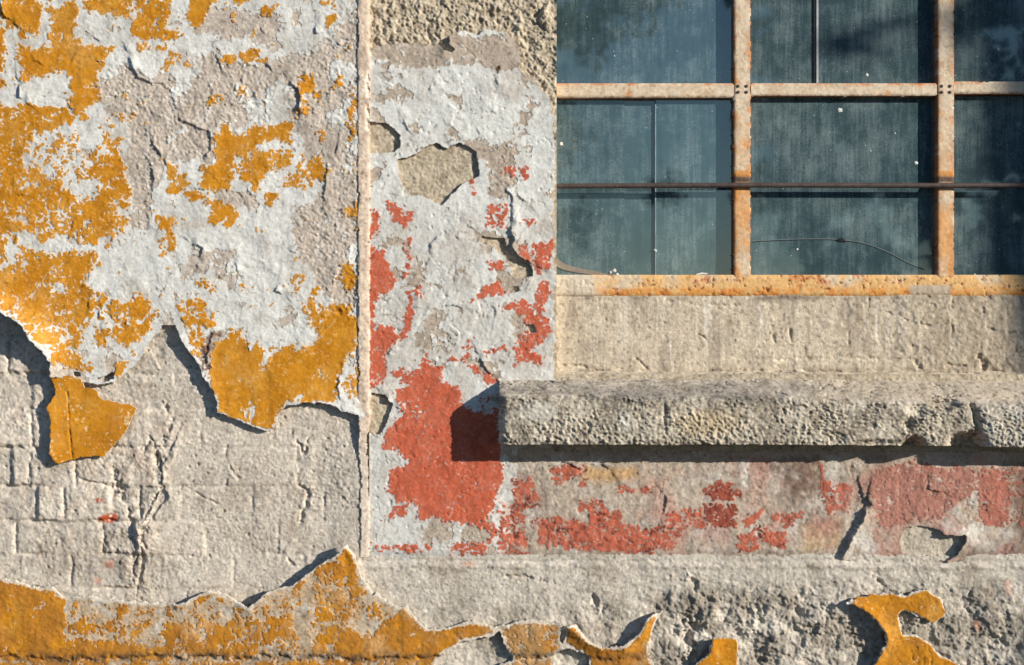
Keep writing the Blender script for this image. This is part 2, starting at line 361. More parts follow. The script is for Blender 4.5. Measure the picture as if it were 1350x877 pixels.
colm = colm*(1+.055*np.clip(blur(rb, 2), -1.6, 1.6)*left_b*(V > 396))[..., None]; colm = mixc(colm, C(196, 168, 146), (blur(rb, 2) > .9).astype(F)*left_b*(V > 396)*sm(-.1, .4, n_mid)*.6); colm = mixc(colm, C(172, 160, 146), sm(.05, .45, fbm(U, V, 60, 5, 331, .66))*.45)
cBr = cover([(5, [(345,225),(410,205),(430,225),(400,240),(350,238)], 1.2), (5, [(342,152),(368,155),(366,170),(345,168)], 1.1), (5, [(370,380),(405,375),(405,410),(380,400)], .55), (5, [(330,440),(360,445),(345,465)], .5)], 0, 2, 4)
colm = mixc(colm, C(205, 96, 56), np.clip(cBr, 0, 1)*(T_paint < .9))
colm = mixc(colm, C(150, 128, 108), rg*sm(.0, .4, n_sm)*.5); colm = mixc(colm, C(224, 214, 200), spk*.5); colm = mixc(colm, C(120, 106, 94), pits*.7)
hm -= 2.5*pits

# ---- coat edge
EDGE = pt(3, [(-30,285),(0,300),(30,330),(100,372),(130,420),(165,460),(190,500),(190,548),(255,552),(300,566),(345,575),(410,560),(440,545),(480,505),(520,440),(560,390),(575,368),(618,368),(640,420),(700,500),(720,550),(757,600),(768,660)]) + \
       pt(4, [(290,672),(340,692),(400,712),(460,735),(485,730),(500,680),(525,650),(565,640),(600,636),(690,646),(720,666),(775,682),(788,700)])
COAT = [(-420, -320), (484, -320)] + EDGE[::-1][0:0] + [(484, EDGE[-1][1])] + EDGE[::-1] + [(-200, 330), (-420, 300)]
mC = mask(0, COAT, 4.5) & (U < 483)
mC &= ~mask(3, [(258,545),(262,530),(290,530),(290,550)], 2) & ~mask(3, [(338,552),(370,545),(398,530),(412,535),(405,556),(370,568)], 2)
mC &= ~mask(4, [(383,400),(388,400),(400,458),(394,465)], 1)
hC = 7.0 + 1.8*n_big + 1.05*n_mid + .45*rmask*n_sm + .10*n_fin + .14*grit + .34*terr*(1-.7*sm(.6, .95, cY))
rough_r = sm(.5, .1, cW)
hC += rough_r*(1.2*grit + .8*n_sm)
for z, p, dp, rd, s in ((1, [(690,430),(700,460),(760,490),(815,515),(815,570),(790,625)], 2.5, 9, -1), (1, [(580,530),(610,570),(630,610)], 3, 8, -1), (1, [(580,640),(600,690),(590,720)], 3, 8, -1), (1, [(500,215),(520,260),(535,300),(600,325),(660,325)], 2.6, 10, -1),
    (1, [(830,200),(860,290)], 2, 8, -1), (1, [(1020,240),(1060,290)], 2.5, 8, -1), (1, [(5,0),(20,70),(50,90)], 3.5, 12, -1), (1, [(75,320),(80,375),(100,390)], 3, 10, -1),
    (4, [(200,80),(240,100),(225,140)], 3, 9, -1), (4, [(290,210),(330,190),(385,170)], 3, 10, -1), (4, [(500,220),(495,250),(520,270)], 2.4, 8, -1), (3, [(240,200),(200,250)], 2.0, 8, 1), (4, [(720,170),(700,200),(695,240)], 3.5, 9, 1),
    (2, [(690,90),(690,130),(730,130)], 2.5, 8, -1), (2, [(590,310),(632,360),(630,440)], 4.0, 7, -1), (2, [(740,620),(735,680),(725,780)], 2.2, 9, -1), (2, [(780,540),(765,610)], 2.2, 8, -1), (2, [(350,470),(370,495)], 2.6, 7, -1),
    (1, [(620,440),(630,470)], 3, 5, -1), (4, [(255,385),(270,400),(262,440),(250,520)], 2.5, 7, -1), (4, [(715,530),(705,580),(720,640)], 2.0, 8, -1), (3, [(60,500),(90,520)], 2, 8, 1)):
    tear(hC, z, p, dp, rd, s)
for _ in range(70):                                   # little broken lips all over the lime coat
    x, y = rs.uniform(0, 470), rs.uniform(0, 420); a = rs.uniform(-.6, 2.2); L = rs.uniform(8, 26)
    p = [(x, y), (x+L*.5*math.cos(a)+rs.uniform(-3, 3), y+L*.5*math.sin(a)+rs.uniform(-3, 3)), (x+L*math.cos(a), y+L*math.sin(a))]
    tear(hC, 0, p, rs.uniform(.7, 2.0), rs.uniform(4, 9), rs.choice((-1, -1, 1)))
carve(hC, 1, [(295,170),(270,240),(255,270)], 1.0, .8)
# loose edges stand off the wall
for z, p, am, rd in ((3, [(-60,270),(0,300),(30,330),(100,372),(130,420)], 14, 17), (3, [(130,420),(165,460),(190,500),(190,548)], 9, 15), (4, [(160,420),(220,500),(240,550),(280,600),(290,665)], 2.2, 10), (4, [(290,670),(400,710),(485,730)], .8, 8), (4, [(565,640),(690,646),(775,682)], 2.5, 10)):
    w, d = line_d(z, p, 4, rd*3.2); hC[w] += am*np.exp(-(d/rd)**1.4)
rimC = sm(.60, .98, blur(mC | (U > 470), 3)+.30*n_col2)
mYc = (cY*(.35+.65*rimC) > T_paint) & mC
mgY = cY*(.35+.65*rimC)-T_paint
mWc = ((cW > T_skim) | (cY > T_paint-.02)) & mC
colB = flat(C(196, 182, 167)); colB = mixc(colB, C(172, 158, 144), sm(-.05, .5, n_col)*.8); colB = mixc(colB, C(214, 206, 196), sm(0, .5, n_col2)*.6)
colB = mixc(colB, C(140, 129, 118), sm(.2, .55, fbm(U, V, 10, 4, 63, .7))*.4); colB = mixc(colB, C(218, 210, 198), spk*.5); colB = mixc(colB, C(110, 100, 92), pits*.8); colB = mixc(colB, C(122, 92, 74), cBrk*sm(-.4, .2, n_col2))
colW = flat(C(217, 215, 208)); colW = mixc(colW, C(189, 187, 180), sm(-.05, .45, n_col)*.7); colW = mixc(colW, C(220, 221, 216), sm(.05, .5, n_col2)*.6)
colW = mixc(colW, C(190, 178, 163), sm(.0, .55, .6*n_col+.5*n_mid+.4*n_col2)*.85); colW = mixc(colW, C(168, 158, 146), sm(.2, .6, fbm(U, V, 9, 5, 64, .72))*.55)
spd = (fbm(U, V, 4.6, 3, 311, .78) > .46).astype(F); colW = mixc(colW, C(128, 118, 108), spd*.65); colW = mixc(colW, C(224, 170, 118), (sm(-.26, .0, mgY)*sm(.05, .3, cY)*.55))
colY = flat(C(199, 133, 34)); colY = mixc(colY, C(186, 118, 22), sm(-.05, .5, n_col)*.8); colY = mixc(colY, C(218, 155, 52), sm(.0, .5, n_col2)*.6)
colY = mixc(colY, C(150, 96, 34), sm(.2, .55, fbm(U, V, 7, 5, 65, .75))*.6); colY = mixc(colY, C(224, 184, 120), sm(.30, .55, fbm(U, V, 16, 5, 67, .75))*.7); colY = mixc(colY, C(172, 112, 34), sm(.02, .4, fbm(U, V, 95, 5, 313, .6))*.5); colY = mixc(colY, C(206, 152, 70), sm(.05, .45, fbm(U, V, 50, 5, 314, .65))*.5); colY = mixc(colY, C(130, 84, 34), craze*.6); colY = mixc(colY, C(160, 106, 34), sm(.08, .4, fbm(U, V, 14, 4, 332, .6, ay=.14))*.45); colY = mixc(colY, C(214, 164, 92), sm(.1, .45, fbm(U, V, 110, 5, 333, .6))*.4); colY0 = colY; colY = mixc(C(222, 172, 104), colY, sm(0, .11, mgY)*.7+.3)
hW = hC + .6 + .25*fbm(U, V, 30, 3, 66, ay=1.5)
hY = hW + .5 - .5*craze*sm(.7, .95, cY)

wall = thing('plastered_wall', 'weathered brick wall left of the window, peeling ochre paint and whitewash over bare mortar', 'wall', (-.9, 0, 0))
def inside(m, r): return blur(m, r) > .999
def cellcut(m): c = m[:-1, :-1] & m[1:, 1:] & m[1:, :-1] & m[:-1, 1:]; return c
EDGE_C = C(206, 194, 178)
mL = U < 481
sheet('masonry', mL, hm, colm, 60, M_MAS, wall, cut=cellcut(inside(mC, 34)))
tag(sheet('plaster_coat', mC, hC, colB, 4.5, M_PLA, wall, EDGE_C, cut=cellcut(inside(mWc, 5))), 'bare grey beige plaster coat')
tag(sheet('whitewash', mWc, hW, colW, 1.0, M_WHI, wall, C(205, 200, 192), cut=cellcut(inside(mYc, 5))), 'flaking chalky whitewash')
tag(sheet('ochre_paint', mYc, hY, colY, .7, M_YEL, wall, C(220, 190, 140)), 'peeling ochre yellow paint')
# the flake hanging below the coat
FL = [(192,540),(285,552),(300,590),(330,590),(360,625),(410,640),(485,655),(470,690),(440,750),(370,825),(310,825),(260,835),(215,852),(185,815),(190,740),(190,690),(175,655),(205,610)]
mF = mask(3, FL, 4.5)
u_, v_ = (U-68)/112, (V-495)/115
hF = 11 - 3.0*u_ + 1.0*v_ + 1.2*n_mid + .35*n_sm + .1*n_fin
carve(hF, 3, [(245,600),(250,720),(262,840)], .9, 2.2, 1.5)
w, d = line_d(3, [(175,655),(190,690),(185,815),(215,852)], 3, 40); hF[w] += 2.5*np.exp(-(d/10)**1.4)
colF = mixc(colY0, C(190, 130, 60), sm(.1, .5, n_mid)*.5); colF = mixc(colF, C(226, 196, 150), (T_paint > .955).astype(F)*.8)
tag(sheet('paint_flake', mF, hF, colF, 3.2, M_YEL, wall, EDGE_C), 'detached ochre flake hanging at the torn edge')

# ================================================================== CORNER BEAD
mBead = (U > 474+4.0*W1+3.0*n_sm+3.0*sm(560, 640, V)) & (U < 487.5+3.0*W2+2.0*n_sm) & (V < 733)
mBead &= ~((U > 484.5+7*W1+3*n_sm) & (V > 560) & (V < 648))
ux = (U-480)/8.5
hBead = 8.6 - 2.6*sm(520, 640, V) + 1.3*np.clip(1-ux**4, -.3, 1) + 1.3*n_mid + 1.0*n_sm + .2*n_fin + .3*grit
carve(hBead, 0, [(486,100),(487,150),(486,172)], 2, 3)
colBd = flat(C(230, 208, 184)); colBd = mixc(colBd, C(205, 180, 158), sm(-.1, .4, n_col2)); colBd = mixc(colBd, C(238, 222, 204), sm(.1, .5, n_col)*.7)
colBd = mixc(colBd, C(214, 150, 118), (fbm(U, V, 6, 4, 71, .7) > .36).astype(F)*.5)
colBd = mixc(colBd, C(222, 208, 190), sm(520, 640, V)*.7)

# ================================================================== WINDOW SURROUND
wob = 3.2*fbm(U, V, 60, 3, 317)+2.6*W2+1.2*n_sm
mS = (U > 484) & (V < 738+wob) & ((U < 733.0) | (V > 494))
hSb = 1.0 + 1.5*n_big + 1.3*n_mid + 1.1*n_sm + .3*n_fin + .9*grit
top_rough = cover([(6, [(70,-1000),(860,-1000),(860,620),(795,560),(770,420),(660,260),(640,130),(500,120),(370,190),(90,200),(70,210)], 1.0)], 0, 8, 8)
hSb += top_rough*.85*(3.2*fbm(U, V, 15, 4, 73, .62)*1.6 + 1.6*(lump-.35) + 2.4*n_sm + 1.6*grit)
carve(hSb, 6, [(745,20),(720,60),(730,100)], 4, 6)
w, s = sdf(pt(6, [(735,35),(770,15),(785,70),(775,105),(735,95)]), 3, 10); hSb[w] += 5*sm(-3, 9, s)
colSb = flat(C(196, 181, 157)); colSb = mixc(colSb, C(168, 153, 131), sm(-.1, .4, n_col2)); colSb = mixc(colSb, C(206, 192, 170), sm(.0, .45, n_sm)*.8)
colSb = mixc(colSb, C(196, 186, 170), sm(560, 640, V)*.6)
# coat
mSC = mS & (U > 488.3+1.5*W1) & (U < 730.0+5.0*W2+3.4*n_sm) | (mS & (V > 596) & (U > 488))
mSC &= ~mask(6, [(60,-1000),(860,-1000),(860,480),(790,480),(765,372),(700,312),(655,272),(660,205),(640,160),(600,128),(520,118),(500,142),(440,122),(392,150),(395,185),(415,198),(405,212),(372,205),(352,180),(290,168),(130,178),(92,190),(60,200)], 4)
holes = [(6, [(70,470),(150,475),(200,520),(203,570),(170,592),(70,590)]), (6, [(185,620),(240,602),(300,567),(340,552),(380,577),(430,552),(495,582),(503,680),(440,710),(360,795),(290,760),(240,760),(190,690)]),
         (6, [(562,262),(575,250),(585,262),(572,290)]), (7, [(510,180),(600,182),(615,230),(650,265),(710,295),(710,335),(640,340),(600,260),(560,220),(515,215)]), (7, [(628,372),(655,372),(665,395),(640,398)]),
         (9, [(922,312),(980,302),(1040,312),(1062,332),(1135,332),(1140,362),(1110,402),(1070,432),(1000,420),(920,410),(900,370)]), (7, [(680,520),(715,520),(725,548),(700,552)]),
         (7, [(85,785),(130,790),(175,825),(150,877),(85,877)]), (8, [(85,125),(150,125),(180,165),(160,230),(130,290),(88,280)]), (9, [(0,190),(55,180),(78,200),(62,280),(0,305),(-40,260)])]
for z, p in holes[:-1]: mSC &= ~mask(z, p, 4)
calm = sm(-.2, .35, fbm(U, V, 80, 3, 321))
hS = 4.9 + 1.4*n_big + 1.0*n_mid + (.2+.35*calm)*n_sm + .10*n_fin + .25*terr + .12*grit + .5*fbm(U*.8+V*.35, V*.8-U*.35, 7, 3, 75, .6, ay=.25)*sm(240, 330, V)
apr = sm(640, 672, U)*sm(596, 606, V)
hS += apr*(-1.5 + .8*n_sm)
for z, p, dp, rd, s in ((7, [(625,130),(620,160),(640,190),(625,215),(650,255),(715,290)], 4, 10, -1), (7, [(415,170),(435,205)], 2, 6, -1), (7, [(285,500),(320,460),(400,440),(450,460)], 2.0, 12, -1), (7, [(310,250),(320,200),(370,170)], 1.8, 12, 1), (7, [(150,650),(160,620),(200,600)], 2, 10, 1),
    (7, [(500,640),(520,680),(560,720)], 3, 10, -1), (7, [(540,440),(570,460),(560,500)], 1.6, 8, -1), (6, [(325,320),(310,360)], 2, 6, -1), (6, [(205,455),(235,520)], 2, 8, -1), (6, [(505,360),(510,400)], 1.5, 6, -1), (6, [(540,420),(580,450)], 1.5, 7, -1), (6, [(600,720),(630,760),(625,830)], 2.4, 9, -1), (6, [(640,740),(690,790)], 2, 8, -1),
    (9, [(1010,140),(1005,170),(1060,190)], 2.5, 8, -1), (8, [(830,440),(880,400),(960,430),(1040,400),(1080,440)], 2.5, 10, -1), (8, [(840,610),(960,600)], 2, 10, 1), (8, [(1190,430),(1195,470)], 2, 7, -1), (9, [(60,185),(78,210),(62,270)], 2.6, 9, -1), (9, [(750,120),(770,180),(780,240)], 2, 10, -1), (7, [(130,790),(175,828)], 3, 8, -1)):
    tear(hS, z, p, dp, rd, s)
tear(hS, 9, [(785,225),(772,290),(735,345),(690,425)], 8, 14, -1)
w, d = line_d(9, [(1062,332),(1138,332),(1140,362),(1110,402),(1070,432)], 4, 40); hS[w] += 7*np.exp(-(d/12)**1.4)
w, d = line_d(6, [(370,200),(392,150),(440,122)], 4, 30); hS[w] += 4*np.exp(-(d/7)**1.4)
for _ in range(60):
    x, y = rs.uniform(495, 725), rs.uniform(60, 560); a = rs.uniform(-.4, 2.0); L = rs.uniform(7, 22)
    tear(hS, 0, [(x, y), (x+L*.5*math.cos(a)+rs.uniform(-3, 3), y+L*.5*math.sin(a)), (x+L*math.cos(a), y+L*math.sin(a))], rs.uniform(.6, 1.7), rs.uniform(4, 8), rs.choice((-1, -1, 1)))
hS -= 1.0*craze + 1.6*pits
SW = [(6, [(80,150),(670,110),(660,230),(500,260),(400,240),(350,290),(280,260),(200,240),(90,240)], .04), (6, [(80,370),(130,380),(130,470),(80,470)], .1), (6, [(240,480),(400,490),(430,540),(480,530),(490,570),(300,560),(230,590),(200,560)], .25),
      (6, [(500,540),(640,560),(640,700),(540,690),(500,620)], .2), (6, [(80,590),(190,600),(190,680),(110,680)], .25), (7, [(480,170),(700,100),(720,350),(600,460),(560,380)], .3), (7, [(140,640),(280,570),(330,450),(460,420),(470,470),(350,500),(290,620),(170,690)], .4), (7, [(250,200),(320,180),(330,380),(260,380)], .55),
      (7, [(460,640),(620,640),(600,740),(500,720)], .35), (7, [(600,690),(720,680),(730,760),(580,770)], 1.0), (8, [(80,660),(600,660),(600,780),(80,780)], .62), (0, box(672, 590, 1760, 740), .05), (0, box(656, 598, 672, 740), .85),
      (9, [(340,70),(370,80),(365,180),(345,160)], .8), (9, [(660,90),(720,90),(740,180),(690,170)], .6), (9, [(1050,270),(1190,300),(1320,330),(1240,400),(1150,370),(1060,320)], .6), (9, [(690,420),(750,330),(820,300),(900,340),(900,420)], .7), (9, [(580,210),(650,210),(650,260),(570,260)], .6), (9, [(240,310),(330,310),(330,400),(260,400)], .5), (9, [(90,200),(200,190),(200,260),(90,250)], .4)]
SW += [(0, box(676, 604, 1760, 740), .015), (9, [(340,70),(370,80),(365,180),(345,160)], .7), (8, [(1030,580),(1120,540),(1180,600),(1100,620)], .0)]
cSW = cover(SW, .92, 12, 12)
R_POLYS = [
 (6, box(590, 652, 632, 678), .7), (6, box(660, 652, 690, 692), .55), (6, box(469, 688, 480, 748), .9), (6, box(540, 790, 600, 872), .5), (6, box(740, 240, 758, 260), .6),
 (7, [(80,85),(112,85),(112,170),(80,180)], .82), (7, [(150,45),(190,60),(228,95),(250,85),(250,120),(215,150),(180,130)], .8), (7, [(660,130),(720,110),(700,150)], .4),
 (7, [(75,225),(130,240),(150,310),(190,350),(140,390),(90,440),(75,520)], .93), (7, [(75,440),(92,440),(90,560),(75,560)], .8), (7, [(75,560),(130,530),(180,530),(195,575),(140,620),(130,700),(90,740),(75,600)], .93), (7, [(210,180),(240,180),(250,290),(215,330)], .42),
 (7, [(230,395),(246,400),(250,470),(238,515),(222,565),(190,575),(222,500)], .93), (7, box(262, 376, 278, 412), .9), (7, box(290, 630, 312, 700), .85), (7, [(500,400),(550,360),(590,350),(602,405),(540,412),(485,435)], .92), (7, [(538,278),(590,278),(592,308),(540,300)], .75),
 (7, [(650,220),(690,215),(715,285),(665,268)], .8), (7, [(722,220),(768,220),(772,300),(735,335),(722,300)], .82), (7, [(728,370),(765,350),(768,410),(735,440)], .85), (7, [(770,190),(795,190),(795,240),(775,240)], .6),
 (7, [(590,450),(660,430),(720,480),(770,500),(778,565),(720,600),(690,640),(640,620),(660,560),(700,540),(670,490)], .78), (7, [(500,615),(590,600),(600,620),(520,638)], .65), (7, [(465,680),(540,695),(570,735),(530,745)], .68), (7, [(630,610),(690,620),(745,640),(755,680),(700,662),(650,668)], .82), (7, [(390,660),(440,640),(455,570),(468,575),(465,640),(430,665)], .6), (7, [(720,400),(750,400),(755,500),(720,500)], .6),
 (7, [(165,700),(200,690),(300,690),(360,690),(350,740),(200,745)], .6),
 (8, [(200,100),(260,90),(290,40),(320,-10),(380,30),(390,80),(450,90),(480,150),(500,190),(610,200),(625,400),(625,500),(600,570),(570,645),(500,660),(420,640),(300,630),(280,580),(210,560),(165,520),(180,440),(260,400),(200,350),(142,350),(152,260),(180,230),(240,190),(200,150)], .962),
 (8, [(210,165),(300,155),(330,200),(280,215),(215,190)], .3), (8, [(320,375),(390,365),(400,400),(330,420)], .6), (8, [(440,150),(520,150),(610,130),(610,200),(520,190),(480,180)], .12), (8, [(85,0),(150,0),(150,70),(90,100)], .72), (8, [(200,590),(240,585),(228,622),(145,640)], .85), (8, [(85,725),(130,765),(340,765),(335,745),(160,750)], .8), (8, [(420,740),(560,735),(560,785),(420,785)], .55), (8, [(515,655),(600,650),(605,720),(570,735),(590,690)], .7),
 (8, [(620,560),(700,580),(720,640),(745,790),(620,790)], .5), (8, [(665,480),(745,470),(785,560),(760,590),(690,585)], .62), (8, [(750,640),(880,630),(1000,660),(1000,610),(1115,610),(1115,660),(1260,680),(1260,785),(780,755),(790,700)], .74), (8, [(960,565),(1060,570),(1060,605),(960,600)], .75), (8, [(1110,505),(1250,510),(1250,535),(1110,525)], .5), (8, [(950,475),(975,475),(975,500),(950,495)], .8), (8, [(840,430),(970,410),(975,440),(900,480),(850,490)], .55),
 (9, [(-20,330),(60,300),(110,340),(100,385),(-20,385)], .66), (9, [(60,260),(200,250),(230,310),(120,330)], .6), (9, [(205,180),(270,150),(340,180),(335,212),(250,218)], .7), (9, [(210,230),(330,235),(325,300),(240,305)], .68), (9, [(330,340),(400,335),(412,392),(338,398)], .6), (9, [(440,270),(520,250),(565,260),(500,315)], .58), (9, [(390,320),(500,325),(500,382),(440,372)], .68), (9, [(340,290),(420,235),(412,270),(360,308)], .75), (9, [(610,60),(640,130),(700,150),(742,180),(722,255),(650,255),(630,180)], .5),
 (9, [(800,150),(830,90),(940,80),(1190,105),(1185,170),(1050,270),(950,290),(850,315),(800,220)], .66), (9, [(1190,100),(1292,105),(1302,200),(1285,305),(1180,290)], .68), (9, [(0,425),(380,420),(380,436),(0,436)], .55), (9, [(1300,90),(1420,90),(1420,300),(1310,300)], .25)]
cR = cover(R_POLYS, 0, 5, 7)
mSW = ((cSW > T_skim) | ((cR > T_red-.02) & (U < 668))) & mSC & ((U < 682+6*W1) | (V < 590))
mR = (cR > T_red) & mSC & ~((fbm(U+3*W1, V, 9, 3, 319, .7) > .40) & (fbm(U, V, 50, 2, 320) > -.1))
colS = flat(C(186, 170, 152)); colS = mixc(colS, C(160, 146, 132), sm(-.05, .5, n_col)*.8); colS = mixc(colS, C(204, 192, 178), sm(0, .5, n_col2)*.7); colS = mixc(colS, C(128, 116, 106), sm(.2, .55, fbm(U, V, 9, 4, 77, .7))*.5)
cTan = cover([(8, [(970,420),(1080,430),(1190,425),(1190,470),(1050,490),(960,470)], 1), (9, [(560,300),(700,270),(700,380),(560,400)], .6)], 0, 6, 6)
colS = mixc(colS, C(196, 156, 104), np.clip(cTan, 0, 1)*.8)
cBrn = cover([(9, [(390,90),(600,55),(645,180),(520,215),(480,130)], .75), (9, [(1290,80),(1450,80),(1450,420),(1320,400)], .75), (8, [(780,500),(830,490),(800,620),(740,610)], .45), (9, [(1140,370),(1320,380),(1320,440),(1100,440)], .5), (9, [(780,60),(840,60),(800,240),(760,200)], .5)], 0, 14, 12)
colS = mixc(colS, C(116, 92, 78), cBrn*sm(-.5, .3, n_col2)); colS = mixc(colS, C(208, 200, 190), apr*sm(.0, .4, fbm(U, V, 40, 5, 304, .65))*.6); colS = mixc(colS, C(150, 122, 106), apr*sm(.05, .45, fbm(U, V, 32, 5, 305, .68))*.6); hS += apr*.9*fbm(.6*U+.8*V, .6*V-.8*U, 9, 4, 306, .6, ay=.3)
colSW = flat(C(218, 217, 210)); colSW = mixc(colSW, C(192, 186, 178), sm(-.05, .45, n_col)*.65); colSW = mixc(colSW, C(222, 223, 219), sm(.05, .5, n_col2)*.5); lo = sm(220, 330, V); colSW = mixc(colSW, C(192, 181, 167), sm(.0-.2*lo, .5-.1*lo, .6*n_col+.5*n_mid+.4*n_col2)*(.7+.2*lo)); colSW = mixc(colSW, C(206, 202, 194), lo*.45); colSW = mixc(colSW, C(164, 154, 144), lo*sm(.15, .45, fbm(U*.8+V*.35, V*.8-U*.35, 9, 4, 322, .65, ay=.3))*.5); colSW = mixc(colSW, C(158, 146, 134), sm(.2, .6, fbm(U, V, 9, 5, 78, .72))*.55)
mgR = cR-T_red; nearR = sm(-.30-.25*apr, .0, mgR)*sm(.05, .3, cR)
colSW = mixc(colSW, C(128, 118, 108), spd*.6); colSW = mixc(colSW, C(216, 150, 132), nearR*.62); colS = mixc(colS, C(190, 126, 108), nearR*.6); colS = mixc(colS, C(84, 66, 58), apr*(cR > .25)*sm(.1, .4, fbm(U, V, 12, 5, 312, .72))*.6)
colR = flat(C(196, 100, 72)); colR = mixc(colR, C(176, 84, 62), sm(-.05, .5, n_col)*.6); colR = mixc(colR, C(206, 122, 98), sm(0, .5, n_col2)*.6); colR = mixc(colR, C(212, 160, 142), sm(.3, .5, fbm(U, V, 12, 5, 69, .78))*.75)
colR = mixc(C(208, 136, 114), colR, sm(0, .09, mgR)*.7+.3); colR = mixc(colR, C(196, 126, 104), sm(.05, .45, fbm(U, V, 44, 5, 315, .68))*(.22+.4*apr))
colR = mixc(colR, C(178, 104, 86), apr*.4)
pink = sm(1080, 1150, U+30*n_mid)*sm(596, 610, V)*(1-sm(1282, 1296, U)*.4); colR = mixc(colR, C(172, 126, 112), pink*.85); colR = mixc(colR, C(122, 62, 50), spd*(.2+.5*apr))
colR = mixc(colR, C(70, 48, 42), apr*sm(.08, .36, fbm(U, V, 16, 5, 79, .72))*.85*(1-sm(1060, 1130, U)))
colR = mixc(colR, C(120, 56, 46), cover([(9, [(205,180),(270,150),(340,180),(335,300),(220,300)], 1)], 0, 6, 6)*.6)
colS = mixc(colS, C(190, 140, 124), apr*sm(780, 900, U)*sm(-.1, .35, fbm(U, V, 60, 5, 316, .62))*.65); colS = mixc(colS, C(216, 212, 204), cover([(9, [(340,70),(370,80),(365,180),(345,160)], .8), (9, [(690,420),(750,330),(800,310),(840,420)], .5), (9, [(1050,270),(1190,300),(1320,330),(1240,400),(1150,370),(1060,320)], .5), (9, [(640,100),(700,90),(690,200),(650,170)], .4)], 0, 5, 8)*sm(-.4, .2, n_col2)); colS = mixc(colS, C(112, 86, 74), cBrn*.8*sm(-.6, .1, n_col2+.5*n_sm)); colR = mixc(colR, C(110, 72, 60), cBrn*.5)
hS -= 3.4*sm(724, 738, V+.6*wob)
hSW = hS + .55; hR = np.where(mSW, hSW, hS) + .45
surround = thing('window_surround', 'flat plaster band framing the window, whitewashed above with patches of faded red paint', 'window surround', (-.1, 0, 0))
hC0 = hm.copy()
sheet('render_base', mS, hSb, colSb, 70, M_MAS, surround, cut=cellcut(inside(mSC, 14)))
tag(sheet('plaster_coat', mSC, hS, colS, 4.5, M_PLA, surround, C(196, 180, 160), cut=cellcut(inside(mSW, 5))), 'grey beige plaster coat')
tag(sheet('whitewash', mSW, hSW, colSW, 1.0, M_WHI, surround, C(205, 200, 192), cut=cellcut(inside(mR, 5))), 'cracked whitewash')
tag(sheet('red_paint', mR, hR, colR, .8, M_RED, surround, C(205, 130, 105)), 'flaking brick red paint')
tag(sheet('corner_bead', mBead, hBead, colBd, 14, M_PLA, surround, C(190, 172, 152)), 'cream vertical plaster bead')

# ================================================================== LOWER WALL BAND
mP = (U > 480) & (V > 731+wob)
rough_p = np.clip(sm(760, 830, V+20*n_mid)*sm(500, 700, U)*.75 + sm(820, 940, U+40*n_mid)*sm(745, 785, V)*.7, 0, 1.2)
hP = 3.5 + 1.8*n_big + 1.6*n_mid + (.3+.6*rmask)*(1.0*n_sm + .3*n_fin + .9*grit)
hP += rough_p*1.3*(5.2*fbm(U+10*W1, V+10*W2, 52, 6, 81, .64)*1.5 + 1.7*(wb2-wb1-.4)*sm(-.3, .4, n_col2) + 1.9*fbm(U, V, 9, 4, 82, .65)*sm(-.4, .3, n_mid))
d = np.abs(V-739-wob); hP -= 1.6*np.exp(-(d/2.2)**2)*sm(-.2, .3, n_col2); hP += 2.4*np.exp(-((V-746-wob)/4.0)**2)*sm(-.5, .2, n_mid)
for z, p, w_, dp in ((9, [(150,480),(200,560),(240,580)], 5, 6), (9, [(150,650),(170,720),(150,790)], 12, 11), (9, [(640,600),(720,660),(780,760)], 9, 5), (10, [(560,150),(700,160),(780,170)], 2, 3), (10, [(570,190),(640,190),(730,150)], 1.6, 2.5), (9, [(380,590),(400,640)], 6, 6), (9, [(550,600),(560,670),(600,690)], 7, 6), (9, [(820,480),(850,520)], 5, 6), (9, [(1150,560),(1170,520)], 3, 4), (10, [(930,230),(950,290)], 6, 6), (9, [(1240,700),(1320,730)], 8, 7), (9, [(400,780),(440,760)], 8, 7), (9, [(1000,600),(1050,690)], 5, 5)):
    carve(hP, z, p, w_, dp, 7)
groove = np.exp(-((V-866-8*n_mid-4*n_sm)/3.4)**2)*sm(-.35, .1, n_col2)*sm(1000, 700, U)
colP = flat(C(208, 198, 183)); colP = mixc(colP, C(182, 170, 154), sm(-.05, .45, n_col)); colP = mixc(colP, C(214, 205, 190), sm(0, .5, n_col2)*.7); colP = mixc(colP, C(132, 124, 114), sm(.1, .5, fbm(U, V, 14, 5, 83, .7))*.6)
colP = mixc(colP, C(138, 128, 114), np.clip(rough_p, 0, 1)*sm(-.3, .3, n_mid)*.75)
colP = mixc(colP, C(205, 150, 125), cover([(10, [(455,112),(500,108),(500,120),(460,122)], .8), (9, [(1165,640),(1195,640),(1190,680),(1170,670)], .7), (9, [(1270,500),(1295,495),(1295,560),(1275,545)], .5)], 0, 3, 3))
PEDGE = pt(5, [(-60,425),(0,432),(60,440),(110,460),(150,470),(200,470),(240,505),(300,500),(400,508),(480,518),(640,530),(700,500),(750,480),(800,493),(850,518),(895,535),(960,480),(1050,458),(1080,430),(1170,372),(1215,345),(1235,318),(1262,350),(1275,390),(1300,450),(1330,500)]) + \
        pt(10, [(150,215),(230,270),(265,270),(300,320),(335,348),(400,342),(480,318),(560,340),(590,330),(650,320),(700,315),(800,320),(815,345),(830,328),(860,326),(900,385),(950,408),(1030,403),(1080,365),(1120,298),(1170,282),(1140,322),(1112,400),(1135,480)])
mPC = mask(0, [(-420, 755), (-100, 757)] + PEDGE + [(865, 1060), (-420, 1060)], 4.5)
for z, p in ((10, [(560,372),(590,350),(610,400),(640,455),(560,480),(355,480),(365,450),(400,425),(450,388)]), (10, [(780,430),(830,410),(900,425),(915,475),(780,480)]), (10, [(815,340),(830,360),(815,400),(800,380)])):
    mPC &= ~mask(z, p, 5)
